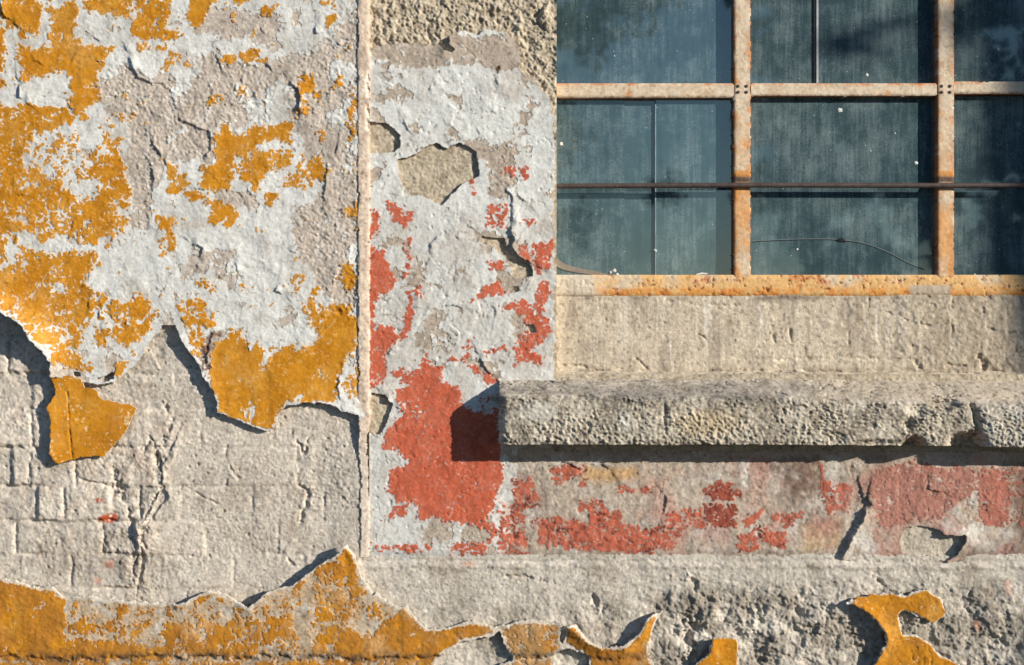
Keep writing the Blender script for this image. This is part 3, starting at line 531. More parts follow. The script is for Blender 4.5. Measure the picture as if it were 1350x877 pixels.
mPF = mask(9, [(245,690),(320,710),(325,830),(330,1300),(60,1300),(150,815),(230,740)], 6.5)
mPG = mask(9, [(705,575),(760,550),(860,545),(920,550),(960,530),(1000,530),(1050,570),(1060,620),(1020,645),(960,620),(920,600),(890,620),(910,680),(960,690),(1000,720),(1060,770),(1125,805),(1200,1300),(600,1300),(800,802),(850,720),(850,680),(800,620),(750,585)], 6.5)
hPC = 11 + 1.6*n_big + 1.5*n_mid + .6*n_sm + .15*n_fin + .4*terr - 3.5*groove
for z, p, am, rd in ((10, [(830,328),(900,388),(950,410),(1030,405),(1080,368),(1120,300)], 7, 10), (10, [(20,100),(45,60),(75,90)], 4, 9), (5, [(895,535),(960,480),(1080,430),(1170,372),(1230,330)], 6, 12), (5, [(640,530),(700,500),(750,480)], 3, 8)):
    w, d = line_d(z, p, 4, rd*3); hPC[w] += am*np.exp(-(d/rd)**1.4)
hPG = 12.5 + 1.4*n_mid + .6*n_sm + .15*n_fin + .9*fbm(U, V, 15, 4, 328, .6) - .8*craze
w, d = line_d(9, [(705,575),(750,585),(800,620),(850,680),(850,720),(800,802)], 4, 50); hPG[w] += 6*np.exp(-(d/12)**1.4)
w, d = line_d(9, [(245,690),(230,740),(160,805)], 4, 40); hPG[w] += 5*np.exp(-(d/10)**1.4)
def crumb(m, base, k):
    e = sm(.62, .5, blur(m, k)-.25*n_col2-.3*n_sm-.5*n_mid+.05); return mixc(mixc(base, C(226, 196, 150), (T_paint > .975).astype(F)*.8), C(208, 202, 190), e), e
hPG += .5*grit*0
for p in ([(960,735),(965,790)], [(985,730),(985,800)], [(940,745),(945,780)], [(1010,750),(1010,800)]): carve(hPG, 9, p, .8, 1.6, 2)
PY = [(0, box(-420, 760, 0, 1060), .9), (5, [(-30,430),(150,465),(240,510),(235,600),(240,650),(400,660),(600,690),(600,725),(-30,725)], .965), (5, [(420,505),(470,540),(430,575)], .85), (5, [(240,590),(400,600),(400,620),(240,615)], .6), (5, [(600,600),(720,590),(760,600),(720,650),(600,650)], .85), (5, [(720,600),(860,590),(1040,560),(1050,640),(900,690),(700,680)], .6), (5, [(600,650),(900,670),(900,705),(600,705)], .75),
      (5, [(1120,400),(1220,380),(1240,500),(1230,600),(1180,620),(1130,560)], .55), (5, [(1220,320),(1270,355),(1290,480),(1275,500),(1225,390)], .96), (5, [(1120,630),(1350,620),(1350,700),(1120,710)], .75), (5, [(1050,440),(1090,430),(1090,450),(1060,462)], .9), (5, [(140,470),(200,465),(230,490),(180,495)], .7),
      (5, [(0,735),(2600,735),(2600,1300),(0,1300)], .8), (10, [(190,310),(240,280),(270,275),(330,350),(420,345),(480,320),(560,340),(540,372),(450,388),(400,425),(350,470),(200,462),(60,445),(60,380),(150,370)], .95), (10, [(590,335),(640,330),(720,315),(800,320),(790,350),(770,400),(740,450),(640,460),(600,400)], .68), (10, [(815,340),(860,322),(900,385),(950,405),(1030,400),(1080,365),(1120,295),(1180,278),(1140,322),(1112,400),(1140,480),(915,480),(895,425),(825,385)], .97), (10, [(0,110),(45,120),(45,380),(0,400)], .6), (10, [(490,400),(530,400),(520,430),(490,425)], .7)]
cPY = cover(PY, .12, 5, 7)
rimP = sm(.55, .98, blur(mPC, 4)+.35*n_col2)
mPY = (cPY*rimP > T_paint) & mPC
colPC = flat(C(192, 172, 146)); colPC = mixc(colPC, C(160, 140, 118), sm(-.1, .4, n_col2)*.8); colPC = mixc(colPC, C(206, 203, 195), sm(.12, .4, fbm(U, V, 34, 5, 85, .62))*.6); colPC = mixc(colPC, C(122, 106, 90), sm(.15, .5, fbm(U, V, 12, 5, 86, .7))*.6)
nearP = (cPY+.22 > T_paint) & ~mPY
colPC = mixc(colPC, C(214, 160, 98), blur(nearP, 1)*.6)
colPC = mixc(colPC, C(222, 214, 200), (1-rimP)*.8); grime = sm(-.25, .15, fbm(U, V, 16, 5, 87, .7))*np.exp(-((V-864-9*n_mid-4*n_sm)/7.0)**2)*sm(1000, 700, U)
colPC = mixc(colPC, C(92, 80, 68), grime*.85)
colPY = mixc(colY0, C(166, 110, 48), sm(-.4, .2, n_mid+.4*n_col2)*.7); colPY = mixc(colPY, C(204, 160, 108), sm(.0, .4, fbm(U, V, 40, 5, 307, .68))*sm(120, 240, U)*.75); colPY = mixc(colPY, C(92, 78, 62), grime*.85)
colPY = mixc(colPY, C(170, 140, 100), sm(620, 700, U)*sm(735, 700, U)*.6)
band = thing('lower_wall_band', 'rough mortar band along the foot of the wall with torn ochre coat below', 'wall base', (0, 0, 0))
sheet('mortar_base', mP, hP, colP, 60, M_MAS, band, cut=cellcut(inside(mPC, 26)))
tag(sheet('plaster_coat', mPC, hPC, colPC, 6.5, M_PLA, band, C(210, 200, 184), cut=cellcut(inside(mPY, 6))), 'torn beige plaster coat')
tag(sheet('ochre_paint', mPY, hPC+.7, colPY, 1.0, M_YEL, band, C(220, 190, 140)), 'dirty ochre paint on the torn coat')
colY0 = mixc(colY0, C(168, 106, 32), sm(-.15, .4, fbm(U, V, 22, 5, 329, .65))*.6); colY0 = mixc(colY0, C(96, 66, 34), (fbm(U, V, 6, 3, 330, .75, ay=.5) > .42).astype(F)*.6)
cG, eG = crumb(mPG, colY0, 4)
cF_, eF_ = crumb(mPF, colY0, 3)
tag(sheet('paint_flake', mPG & (U > 1000), hPG - eG*1.5 + eG*1.2*grit, cG, 5, M_YEL, band, C(196, 186, 168)), 'large curled ochre flake near the right corner')
tag(sheet('paint_flake', mPF, hPG - eF_*1.5 + eF_*1.2*grit, cF_, 5, M_YEL, band, C(196, 186, 168)), 'small ochre flake at the bottom edge')

# ================================================================== CONCRETE UPSTAND UNDER THE WINDOW
REC = 18.0            # frame face lies this far behind the wall face
mU = (U > 731) & (V > 389) & (V < 500)
hU = 1.2*sm(-.05, .05, fbm(U, V, 70, 4, 324, .55))*sm(980, 1040, U) + .8*n_big + .9*n_mid + .5*n_sm + .15*n_fin + .5*streak + .35*grit
for z, p, w_, dp in ((13, [(30,820),(120,828),(200,842),(320,830),(400,850)], 1.5, 3), (13, [(350,800),(390,835)], 1.4, 3), (13, [(590,705),(620,725)], 1.8, 3), (13, [(640,850),(760,840),(965,850)], 1.5, 3), (13, [(860,590),(865,630)], 2, 4), (13, [(870,670),(880,740)], 1.8, 3), (14, [(60,690),(75,740)], 2.4, 3.5), (14, [(290,700),(292,745)], 1.5, 3), (14, [(430,620),(540,660),(600,670)], 1.8, 2.5), (14, [(540,800),(560,830)], 3, 5), (14, [(660,820),(740,828)], 2.2, 4), (14, [(690,560),(685,800)], 1.3, 2.0), (14, [(820,680),(870,700),(965,690)], 1.6, 3), (14, [(790,790),(820,840),(870,850)], 5, 6), (14, [(100,840),(250,850),(330,850)], 2, 3), (14, [(370,560),(368,595)], 2, 3.5), (14, [(590,560),(625,605)], 2.5, 3.5), (14, [(0,800),(300,797),(540,800)], 1.6, 2.0), (13, [(470,575),(600,590),(740,595)], 2, 2)):
    carve(hU, z, p, w_, dp, 4)
hU -= 1.6*pits
rgh = sm(1150, 1260, U+40*n_mid); hU += rgh*(1.3*fbm(U, V, 16, 4, 91, .6)*1.5+.7*n_sm)
colU = flat(C(212, 196, 172)); colU = mixc(colU, C(186, 170, 150), sm(-.05, .45, n_col)); colU = mixc(colU, C(160, 146, 130), sm(.0, .4, fbm(U, V, 48, 5, 318, .65, ay=.6))*.6); colU = mixc(colU, C(222, 208, 186), sm(.05, .45, streak)*.75); colU = mixc(colU, C(150, 132, 112), sm(.15, .5, fbm(U, V, 18, 5, 93, .7))*.55)
drip = sm(.12, .42, fbm(U, V, 15, 4, 325, .6, ay=.12)); colU = mixc(colU, C(142, 124, 104), drip*sm(470, 392, V+30*n_mid)*.6); colU = mixc(colU, C(226, 216, 200), sm(.22, .42, fbm(U, V, 8, 3, 326, .6, ay=.05))*.6); colU = mixc(colU, C(112, 100, 88), sm(.2, .5, fbm(U, V, 30, 5, 327, .7))*sm(1000, 1200, U)*.6); colU = mixc(colU, C(150, 134, 114), rgh*.4); colU = mixc(colU, C(128, 112, 96), np.exp(-((V-393)/4)**2)*sm(-.1, .3, n_mid)*.7); colU = mixc(colU, C(110, 98, 86), pits*.7)
colU = mixc(colU, C(124, 110, 96), sm(476, 490, V+5*n_mid)*sm(-.1, .3, n_col2)*.6)
upstand = thing('concrete_upstand', 'beige cracked concrete strip between the window frame and the ledge', 'concrete strip', (.7, 0, ZC))
sheet('concrete_face', mU, hU, colU, 40, M_CON, upstand, rec=REC)

# ================================================================== LEDGE (window sill slab)
def ledge():
    xs = np.concatenate([np.arange(658, 1366, 1.3), np.arange(1366, 1752, 5)]).astype(F)
    t = np.arange(0, 178, 1.3).astype(F)
    X, T = np.meshgrid(xs, t)
    DEP = 48.0
    # profile: top slope (from depth -22), nose, front face, soffit
    L1 = 66.0; L2 = L1+64.0
    NOSE = 30+10*sm(960, 1220, X)+3*fbm(X, X*0, 60, 4, 117)
    yt = 489 + (T/L1)*NOSE; dt = -22+(T/L1)*(DEP+22)
    yf = 489+NOSE + (T-L1)*(94-NOSE)/64.0; df = np.full(T.shape, DEP, F)
    yb = np.full(T.shape, 583.0, F); db = DEP-(T-L2)
    Yp = np.where(T < L1, yt, np.where(T < L2, yf, yb)); Dp = np.where(T < L1, dt, np.where(T < L2, df, db))
    r = np.exp(-((T-L1)/(3+8*sm(960, 1220, X)))**2)*(.8+1.6*np.maximum(0, fbm(X, X*0, 22, 4, 125))*2+4*sm(960, 1220, X)*(1+fbm(X, T, 30, 3, 118))) + np.exp(-((T-L2)/4)**2)*1.8
    Dp = Dp - r
    Yp = Yp + np.exp(-((T-L1)/5)**2)*1.2
    fw = sm(L1-4, L1+5, T)*sm(L2+3, L2-2, T)
    yy = Yp
    q1, q2 = worley(X+3*fbm(X, yy, 8, 2, 102), yy+T*.3, 6.5, 101); nb = fbm(X, T, 22, 4, 103); ns = fbm(X, T, 7, 3, 104, .6)
    smooth = np.exp(-(((X-708)/26)**2+((yy-540)/14)**2)**2)
    calm = 1-.75*smooth
    Dp = Dp + fw*calm*(.35+1.0*sm(-.3, .35, fbm(X, T, 46, 4, 120)))*(2.6*(q2-q1-.35)*sm(-.35, .35, nb)+2.2*ns+1.1*nb+1.9*fbm(X, T, 3.4, 2, 113)) + fw*1.2*fbm(X, yy, 90, 4, 105)
    top = sm(L1, L1-8, T)
    Yp = Yp - top*(1.5*fbm(X, T, 40, 5, 106, .65, ay=1.6)+.9*fbm(X, T, 7, 4, 107, .65, ay=1.5)+1.6*sm(1000, 1100, X)*fbm(X, T, 24, 4, 114, .6, ay=2)) 
    crev = np.exp(-(np.abs(fbm(X, T, 46, 4, 122, .6, ay=2.6))/.018)**2)*sm(-.1, .25, fbm(X, T, 60, 3, 123)); Yp = Yp + top*crev*2.2; Dp = Dp - top*crev*2.5
    # broken places on the right
    def notch(cx, cy, rx, ry, dep, p=2):
        nonlocal Dp
        k = ((X-cx+5*nb)/rx)**2+((yy-cy+4*ns)/ry)**2; Dp = Dp - dep*np.exp(-k**p)*sm(L1-30, L1, T)
    notch(1098, 520, 26, 6, 7); notch(1022, 519, 10, 4, 6); notch(768, 521, 12, 3, 4); notch(1235, 532, 18, 6, 9); notch(1194, 582, 14, 9, 26); notch(1188, 556, 9, 8, 8); notch(1262, 580, 22, 12, 28); notch(1196, 540, 13, 9, 6); notch(1150, 580, 30, 4, 5); notch(872, 545, 2.5, 16, 4, 1); notch(1090, 575, 14, 8, 4); notch(1330, 522, 40, 10, 9)
    # the right hand lump: rounded shoulder
    sh = sm(1278, 1290, X+6*ns-(yy-550)*.25*np.sign(550-yy)); 
    Dp = Dp + fw*(sm(1272, 1286, X+4*ns)-np.exp(-((X-1274+3*ns+(560-yy)*.2)/3.2)**2)*1.6)*4.5
    # underside wanders
    Yp = Yp + sm(L2-14, L2, T)*(2.0*fbm(X, X*0, 50, 4, 108)+.9*fbm(X, X*0, 9, 3, 109)) + sm(L2-20, L2, T)*sm(1000, 1350, X)*3.0
    # left end is worn round
    endw = sm(657, 671, X+2*ns); Dp = np.where(Dp > 2, 2+(Dp-2)*(.80+.20*np.sqrt(endw)), Dp)
    col = np.broadcast_to(C(200, 189, 172), X.shape+(3,)).copy()
    n1 = fbm(X, T, 30, 5, 110, .65); n2 = fbm(X, T, 9, 4, 111, .7)
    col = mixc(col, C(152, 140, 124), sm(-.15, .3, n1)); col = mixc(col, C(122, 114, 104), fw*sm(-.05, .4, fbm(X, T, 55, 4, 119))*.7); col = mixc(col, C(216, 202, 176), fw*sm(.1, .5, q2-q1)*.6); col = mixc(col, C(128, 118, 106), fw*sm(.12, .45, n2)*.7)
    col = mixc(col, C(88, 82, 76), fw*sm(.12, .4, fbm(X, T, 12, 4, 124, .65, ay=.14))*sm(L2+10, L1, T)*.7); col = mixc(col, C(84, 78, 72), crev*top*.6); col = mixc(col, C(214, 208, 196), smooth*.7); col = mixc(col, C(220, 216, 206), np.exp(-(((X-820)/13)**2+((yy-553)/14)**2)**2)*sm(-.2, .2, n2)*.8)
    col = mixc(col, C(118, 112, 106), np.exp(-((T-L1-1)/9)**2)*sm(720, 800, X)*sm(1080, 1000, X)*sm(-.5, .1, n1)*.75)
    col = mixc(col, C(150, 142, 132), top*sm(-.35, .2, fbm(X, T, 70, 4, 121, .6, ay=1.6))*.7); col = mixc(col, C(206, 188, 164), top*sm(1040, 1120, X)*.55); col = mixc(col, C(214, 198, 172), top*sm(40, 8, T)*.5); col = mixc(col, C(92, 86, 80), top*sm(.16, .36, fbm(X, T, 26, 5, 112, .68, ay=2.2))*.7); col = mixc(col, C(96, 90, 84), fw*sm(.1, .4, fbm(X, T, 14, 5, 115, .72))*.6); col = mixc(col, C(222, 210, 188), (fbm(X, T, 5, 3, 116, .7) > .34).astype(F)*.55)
    col = mixc(col, C(206, 204, 196), fw*sm(1272, 1290, X)*sm(-.25, .25, n1)*.5); col = mixc(col, C(210, 186, 146), fw*np.exp(-(((X-930)/45)**2+((yy-556)/18)**2)**2)*.5)
    g = rs.normal(size=X.shape).astype(F); g1 = blur(g, 1)*3; Dp = Dp + .38*np.clip(g1, -2, 2)*(fw+.6*top); col = col*(1+.10*np.clip(.6*g+.7*g1, -2.4, 2.4)-.25*(g1 < -1.7))[..., None]
    P = place(X, Yp, 0*X, 0.0); P[..., 1] = -Dp*S
    ny, nx = X.shape; ids = np.arange(ny*nx).reshape(ny, nx)
    q = np.stack([ids[:-1, :-1].ravel(), ids[1:, :-1].ravel(), ids[1:, 1:].ravel(), ids[:-1, 1:].ravel()], 1)
    # left end cap down to the wall
    e = P[:, 0].copy(); b = e.copy(); b[:, 1] = np.maximum(e[:, 1], 0.03); n0 = ny*nx
    i = np.arange(ny-1); capq = np.stack([ids[:-1, 0], n0+i, n0+i+1, ids[1:, 0]], 1)
    allP = np.concatenate([P.reshape(-1, 3), b]); allC = np.concatenate([col.reshape(-1, 3), col[:, 0]])
    return allP, np.concatenate([q, capq]), allC
sill = thing('concrete_ledge', 'thick pitted concrete window ledge, broken at its right end, shading the wall below', 'window ledge', (.7, 0, ZC-.2))
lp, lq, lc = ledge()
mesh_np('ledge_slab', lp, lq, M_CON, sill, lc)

# ================================================================== STEEL WINDOW
GL = 30.0            # glass plane behind the wall face
win = thing('steel_window', 'old steel window with flaking cream paint, rust and dirty glass panes', 'window', (.7, REC*S, ZC))
rust1 = fbm(U, V, 20, 5, 121, .68); rust2 = fbm(U, V, 6, 4, 122, .7); rust3 = fbm(U, V, 60, 3, 123)
def metal(cream_bias, top=None):
    c = flat(C(220, 199, 170)); c = mixc(c, C(200, 174, 142), sm(-.1, .4, n_col2))
    r = sm(.18-cream_bias, .45-cream_bias, rust1+.35*rust3); c = mixc(c, C(218, 150, 78), r*.85); c = mixc(c, C(190, 108, 44), sm(.40-cream_bias, .62-cream_bias, rust1+.3*rust2)*.9)
    c = mixc(c, C(84, 54, 38), sm(.46-cream_bias*.4, .58-cream_bias*.4, rust2+.35*rust1)*.9); c = mixc(c, C(70, 50, 38), (fbm(U, V, 5, 3, 308, .75) > .47).astype(F)*.85); return mixc(c, C(178, 156, 130), sm(.05, .5, fbm(U, V, 8, 4, 309, .7))*.6)
kF = (D+REC*S)/D
def vbar(x0, x1, y0, y1):
    e = 1.3*n_sm+.5*n_fin
    m = (U > x0+.8+e*1.1) & (U < x1-1.2-e*1.1) & (V > y0) & (V < y1)
    t = np.clip((U-x0)/(x1-x0), 0, 1); h = 2.0 - 1.6*np.abs(2*t-1)**10 + .35*n_mid + .3*n_sm + .12*n_fin + .2*grit
    return m, h
def mullion(x0, x1, y0, y1, bias=0.0):
    m, h = vbar(x0, x1, y0, y1)
    fade = sm(120, 300, V)
    c = mixc(metal(bias), C(224, 204, 178), sm(-.1, .25, rust3-.3*rust1)*(1-sm(120, 260, V))*.55)
    c = mixc(c, C(226, 158, 84), fade*sm(-.35, .3, rust3+.4*rust1)*.75)
    e = np.minimum(np.abs(U-x0), np.abs(U-x1)); c = mixc(c, C(120, 70, 38), np.exp(-(e/2.6)**2)*sm(-.45, .1, rust1)*.9); c = mixc(c, C(196, 124, 60), np.exp(-(e/6)**2)*sm(-.2, .3, rust1)*.6)
    k = np.exp(-((V-237-2*n_sm)/5)**4); c = mixc(c, C(78, 56, 46), k*.95); h = h-1.0*k
    k2 = np.exp(-((V-229-1.5*n_sm)/4)**4); c = mixc(c, C(214, 136, 44), k2*.8)
    o = sheet('mullion', m, h, c, 20, M_MET, win, C(150, 96, 56), rec=REC)
    cx = (x0+x1)/2
    return o
MUL = [(967, 990), (1235, 1258), (1503, 1526)]
for i, (a, b) in enumerate(MUL):
    o = mullion(a, b, -300, 364, (-.02, -.08, 0)[i])
    for dx in (-5.5, 5.5):
        for dy in (-4, 4):
            bx, by = (a+b)/2+dx, 118+dy
            p = place(np.array(bx), np.array(by), np.array(2.2), REC)
            th = np.linspace(0, 2*math.pi, 9)[:-1]; rr = 2.3*S; ring = []
            for k_, (rk, dk) in enumerate(((1, .0), (.8, .9), (.35, 1.3))):
                ring += [(p[0]+rr*rk*math.cos(t), p[1]-dk*S, p[2]+rr*rk*math.sin(t)) for t in th]
            q = [(k_*8+j, k_*8+(j+1) % 8, (k_+1)*8+(j+1) % 8, (k_+1)*8+j) for k_ in (0, 1) for j in range(8)]
            me = bpy.data.meshes.new('rivet'); me.from_pydata([tuple(Vector(v)-Vector(win.location)) for v in ring], [], [tuple(f[::-1]) for f in q]+[tuple(range(23, 15, -1))]); me.materials.append(plain_mat('dark_rivet', (.12, .085, .06), .7) if 'M_RIV' not in globals() else M_RIV)
            if 'M_RIV' not in globals(): M_RIV = me.materials[0]
            link(bpy.data.objects.new('rivet', me), o)
def transom(x0, x1, y0, y1):
    e = 1.0*n_sm+.4*n_fin
    m = (U > x0) & (U < x1) & (V > y0+1+e*.8) & (V < y1-1-e*.8)
    t = np.clip((V-y0)/(y1-y0), 0, 1); h = 1.0-1.6*np.abs(2*t-1)**10+.35*n_mid+.3*n_sm+.12*n_fin
    c = mixc(metal(-.02), C(226, 208, 182), sm(-.15, .25, rust3-.3*rust1)*.5); c = mixc(c, C(200, 116, 54), np.exp(-((V-y0-1)/2.6)**2)*sm(-.25, .3, rust1)*.85); c = mixc(c, C(110, 70, 46), np.exp(-((V-y1+1)/1.6)**2)*sm(-.2, .3, rust2)*.7)
    return sheet('transom', m, h, c, 19, M_MET, win, C(150, 96, 56), rec=REC)
for x0, x1 in ((733, 967), (990, 1235), (1258, 1503), (1526, 1752)):
    transom(x0, x1, 109.5 if x0 < 1200 else 107.5, 129 if x0 < 980 else 127 if x0 < 1200 else 124)
    transom(x0, x1, -148, -129)
# bottom rail with a cemented left end
m = (U > 731) & (V > 363+.8*n_sm) & (V < 389)
w_ = sm(800, 775, U+14*n_mid+10*n_sm)
h = 2.4-1.6*np.abs((V-376)/13)**5+.5*n_mid+.5*n_sm+.2*n_fin + 1.0*w_*(1+n_mid) - .9*sm(.2, .35, rust2+.4*rust1)
c = flat(C(226, 178, 116)); c = mixc(c, C(214, 196, 168), sm(-.1, .3, rust3+.5*rust1)*.9); c = mixc(c, C(222, 142, 52), sm(377, 383, V)*sm(-.3, .15, rust1)*.8*(1-w_)); c = mixc(c, C(200, 112, 48), sm(.12, .4, rust1+.3*rust2)*.8); c = mixc(c, C(84, 58, 44), sm(.22, .36, rust2+.42*rust1-.10*np.abs(V-378)/10)*.95)
c = mixc(c, mixc(colU, C(214, 198, 176), np.full(U.shape, .5, F)), w_)
c = mixc(c, C(186, 172, 152), sm(1195, 1203, U+3*n_sm)*sm(1256, 1250, U)*sm(374, 378, V)*.9)
sheet('bottom_rail', m, h, c, 24, M_MET, win, C(130, 84, 50), rec=REC)

# ---- glass
def glass_mat(name, dust, streaks, seed, ior=2.2):
    N = NT(name)
    co = N.n('ShaderNodeTexCoord').outputs['Object']
    mp = N.n('ShaderNodeMapping'); N.l(co, mp.inputs['Vector']); mp.inputs['Location'].default_value = (seed*3.1, 0, seed*1.7)
    ms = N.n('ShaderNodeMapping'); N.l(mp.outputs[0], ms.inputs['Vector']); ms.inputs['Scale'].default_value = (1, 1, .07)
    big = N.noise(6, 5, .6, mp.outputs[0]); st = N.noise(150, 4, .65, ms.outputs[0]); st2 = N.noise(40, 4, .6, ms.outputs[0]); fin = N.noise(260, 4, .7, mp.outputs[0])
    vor = N.n('ShaderNodeTexVoronoi'); vor.inputs['Scale'].default_value = 42; N.l(mp.outputs[0], vor.inputs['Vector'])
    sp = N.math('LESS_THAN', vor.outputs['Distance'], .045)
    bl = N.noise(24, 6, .7, mp.outputs[0])
    a = N.math('ADD', N.math('MULTIPLY', st, .55*streaks), N.math('MULTIPLY', st2, .55))
    a = N.math('ADD', a, N.math('MULTIPLY', bl, .75))
    a = N.math('ADD', a, N.math('MULTIPLY', big, .9)); a = N.math('ADD', a, N.math('MULTIPLY', fin, .8))
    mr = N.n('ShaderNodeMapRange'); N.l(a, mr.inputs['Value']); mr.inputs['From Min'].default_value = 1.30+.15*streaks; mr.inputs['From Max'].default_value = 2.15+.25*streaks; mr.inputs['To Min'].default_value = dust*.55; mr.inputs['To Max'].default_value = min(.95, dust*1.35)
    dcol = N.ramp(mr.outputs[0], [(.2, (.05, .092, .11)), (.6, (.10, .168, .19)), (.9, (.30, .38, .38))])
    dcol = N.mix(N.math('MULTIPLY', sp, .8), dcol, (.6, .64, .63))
    df = N.n('ShaderNodeBsdfDiffuse'); N.l(dcol, df.inputs['Color'])
    tr = N.n('ShaderNodeBsdfTransparent'); tr.inputs['Color'].default_value = (.55, .68, .70, 1)
    mx = N.n('ShaderNodeMixShader'); N.l(N.math('MAXIMUM', mr.outputs[0], sp), mx.inputs[0]); N.l(tr.outputs[0], mx.inputs[1]); N.l(df.outputs[0], mx.inputs[2])
    gl = N.n('ShaderNodeBsdfGlossy'); gl.inputs['Roughness'].default_value = .03; gl.inputs['Color'].default_value = (1, .93, .78, 1)
    wv = N.noise(9, 2, .5, mp.outputs[0]); bp = N.n('ShaderNodeBump'); bp.inputs['Strength'].default_value = .03; bp.inputs['Distance'].default_value = .004; N.l(wv, bp.inputs['Height']); N.l(bp.outputs[0], gl.inputs['Normal'])
    fr = N.n('ShaderNodeFresnel'); fr.inputs['IOR'].default_value = ior
    m2 = N.n('ShaderNodeMixShader'); N.l(fr.outputs[0], m2.inputs[0]); N.l(mx.outputs[0], m2.inputs[1]); N.l(gl.outputs[0], m2.inputs[2])
    N.l(m2.outputs[0], N.out.inputs['Surface']); return N.m
def slab(name, x0, y0, x1, y1, rec, th, mat, parent):
    a = place(np.array([x0, x1, x1, x0]), np.array([y1, y1, y0, y0]), np.zeros(4), rec); b = a.copy(); b[:, 1] += th
    return mesh_np(name, np.concatenate([a, b]), [(0, 1, 2, 3), (5, 4, 7, 6), (4, 0, 3, 7), (1, 5, 6, 2), (3, 2, 6, 7), (4, 5, 1, 0)], mat, parent, smooth=False)
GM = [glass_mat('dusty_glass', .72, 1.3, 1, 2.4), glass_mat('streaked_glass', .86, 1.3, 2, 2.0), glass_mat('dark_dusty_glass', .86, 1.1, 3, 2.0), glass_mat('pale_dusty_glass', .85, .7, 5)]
panes = {}
for j, (y0, y1) in enumerate(((-131, 111), (127, 367))):
    for i, (x0, x1) in enumerate(((728, 970), (988, 1238), (1256, 1506), (1524, 1752))):
        if (i, j) == (0, 1):          # this pane is pieced together from three lapped strips
            slab('glass_pane', x0, y0, 823, y1, GL+.6, .003, GM[1], win); rp_ = slab('glass_pane', 865, y0, x1, y1, GL, .003, GM[0], win)
            slab('lap_edge', 863.6, y0, 865, y1, GL-.3, .003, plain_mat('pale_glass_edge', (.30, .37, .37), .4), rp_)
            panes[i, j] = slab('glass_pane', 821.5, y0, 868, y1, GL+2.6, .003, GM[3], win); panes[i, j]['label'] = 'narrow lapped strip of paler glass'
            continue
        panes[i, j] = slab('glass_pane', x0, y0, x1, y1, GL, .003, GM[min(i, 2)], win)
panes[1, 1]['label'] = 'cracked pane'; panes[1, 0]['label'] = 'pane mended with a vertical metal strip'
M_STRIP = plain_mat('bright_strip', (.45, .47, .46), .4, .5)
M_DARK = plain_mat('dark_seal', (.012, .014, .016), .8)
slab('joint_strip', 1076.5, -131, 1079, 110, GL-2, .003, M_STRIP, panes[1, 0])
slab('joint_seal', 1072.5, -131, 1076, 110, GL-1.5, .002, M_DARK, panes[1, 0])
def ribbon(name, pts, wid, rec, mat, parent):
    pts = np.array(pts, F); d = np.gradient(pts, axis=0); n = np.stack([-d[:, 1], d[:, 0]], 1); n /= np.linalg.norm(n, axis=1)[:, None]+1e-9
    ww = np.array(wid, F)[:, None] if hasattr(wid, '__len__') else wid
    l, r = pts+n*ww/2, pts-n*ww/2; k = len(pts)
    A = place(np.r_[l[:, 0], r[:, 0]], np.r_[l[:, 1], r[:, 1]], np.zeros(2*k), rec); B = A.copy(); B[:, 1] += .0008
    q = []
    for i in range(k-1): q += [(i, k+i, k+i+1, i+1), (2*k+i, i, i+1, 2*k+i+1), (k+i, 3*k+i, 3*k+i+1, k+i+1)]
    return mesh_np(name, np.concatenate([A, B]), q, mat, parent, smooth=False)
def spline(pts, n=40):
    p = np.array(pts, F); t = np.linspace(0, len(p)-1, n); i = np.clip(t.astype(int), 0, len(p)-2); f = (t-i)[:, None]
    g = lambda k: p[np.clip(i+k, 0, len(p)-1)]
    return .5*(2*g(0)+(g(1)-g(-1))*f+(2*g(-1)-5*g(0)+4*g(1)-g(2))*f**2+(3*g(0)-g(-1)-3*g(1)+g(2))*f**3)
M_CRACK = plain_mat('crack_edge', (.17, .22, .22), .5)
cr = spline([(991, 318), (1030, 316), (1075, 315), (1108, 316), (1140, 321), (1170, 332), (1195, 345), (1218, 355)])
ribbon('crack', cr, .8, GL-.5, M_CRACK, panes[1, 1])
ribbon('crack', cr+np.array((.6, 1.1)), .8, GL-.4, M_DARK, panes[1, 1])
ribbon('crack_hole', [(1104, 316.5), (1109, 316), (1116, 319)], [2, 5.5, 1], GL-1.3, M_DARK, panes[1, 1])
# paint drips and dabs on the glass
M_DAB = plain_mat('white_dab', (.72, .71, .66), .7)
def dab(x, y, r, parent):
    t = np.linspace(0, 2*math.pi, 10)[:-1]; rr = r*(1+.35*np.array([random.uniform(-1, 1) for _ in t]))
    A = place(x+rr*np.cos(t), y-rr*np.sin(t), np.zeros(9), GL-.2); c = place(np.array([x]), np.array([y]), np.zeros(1), GL-1.2)
    return mesh_np('paint_dab', np.concatenate([A, c]), [(i, (i+1) % 9, 9) for i in range(9)], M_DAB, parent)
for x, y, r, k in ((810, 74, 1.2, (0, 0)), (864, 330, 2, (0, 0)), (810, 357, 2.6, (0, 1)), (814, 362, 2, (0, 1)), (805, 359, 1.8, (0, 1)), (1143, 99, 2.0, (1, 0)), (1108, 145, 3.0, (1, 1)), (1208, 215, 2.2, (1, 1)), (1180, 176, 1.0, (1, 1)), (1148, 199, 1.2, (1, 1)), (1316, 65, 1.5, (2, 0)), (1335, 66, 1.5, (2, 0)), (740, 190, 2.2, (0, 1)), (1051, 329, 1.4, (1, 1)), (1285, 362, 1.6, (2, 1))):
    dab(x, y, r, panes[k])
ribbon('paint_dab', [(918, 362), (925, 360.5), (933, 361)], [1, 2.6, 1.4], GL-.8, M_DAB, panes[0, 1])
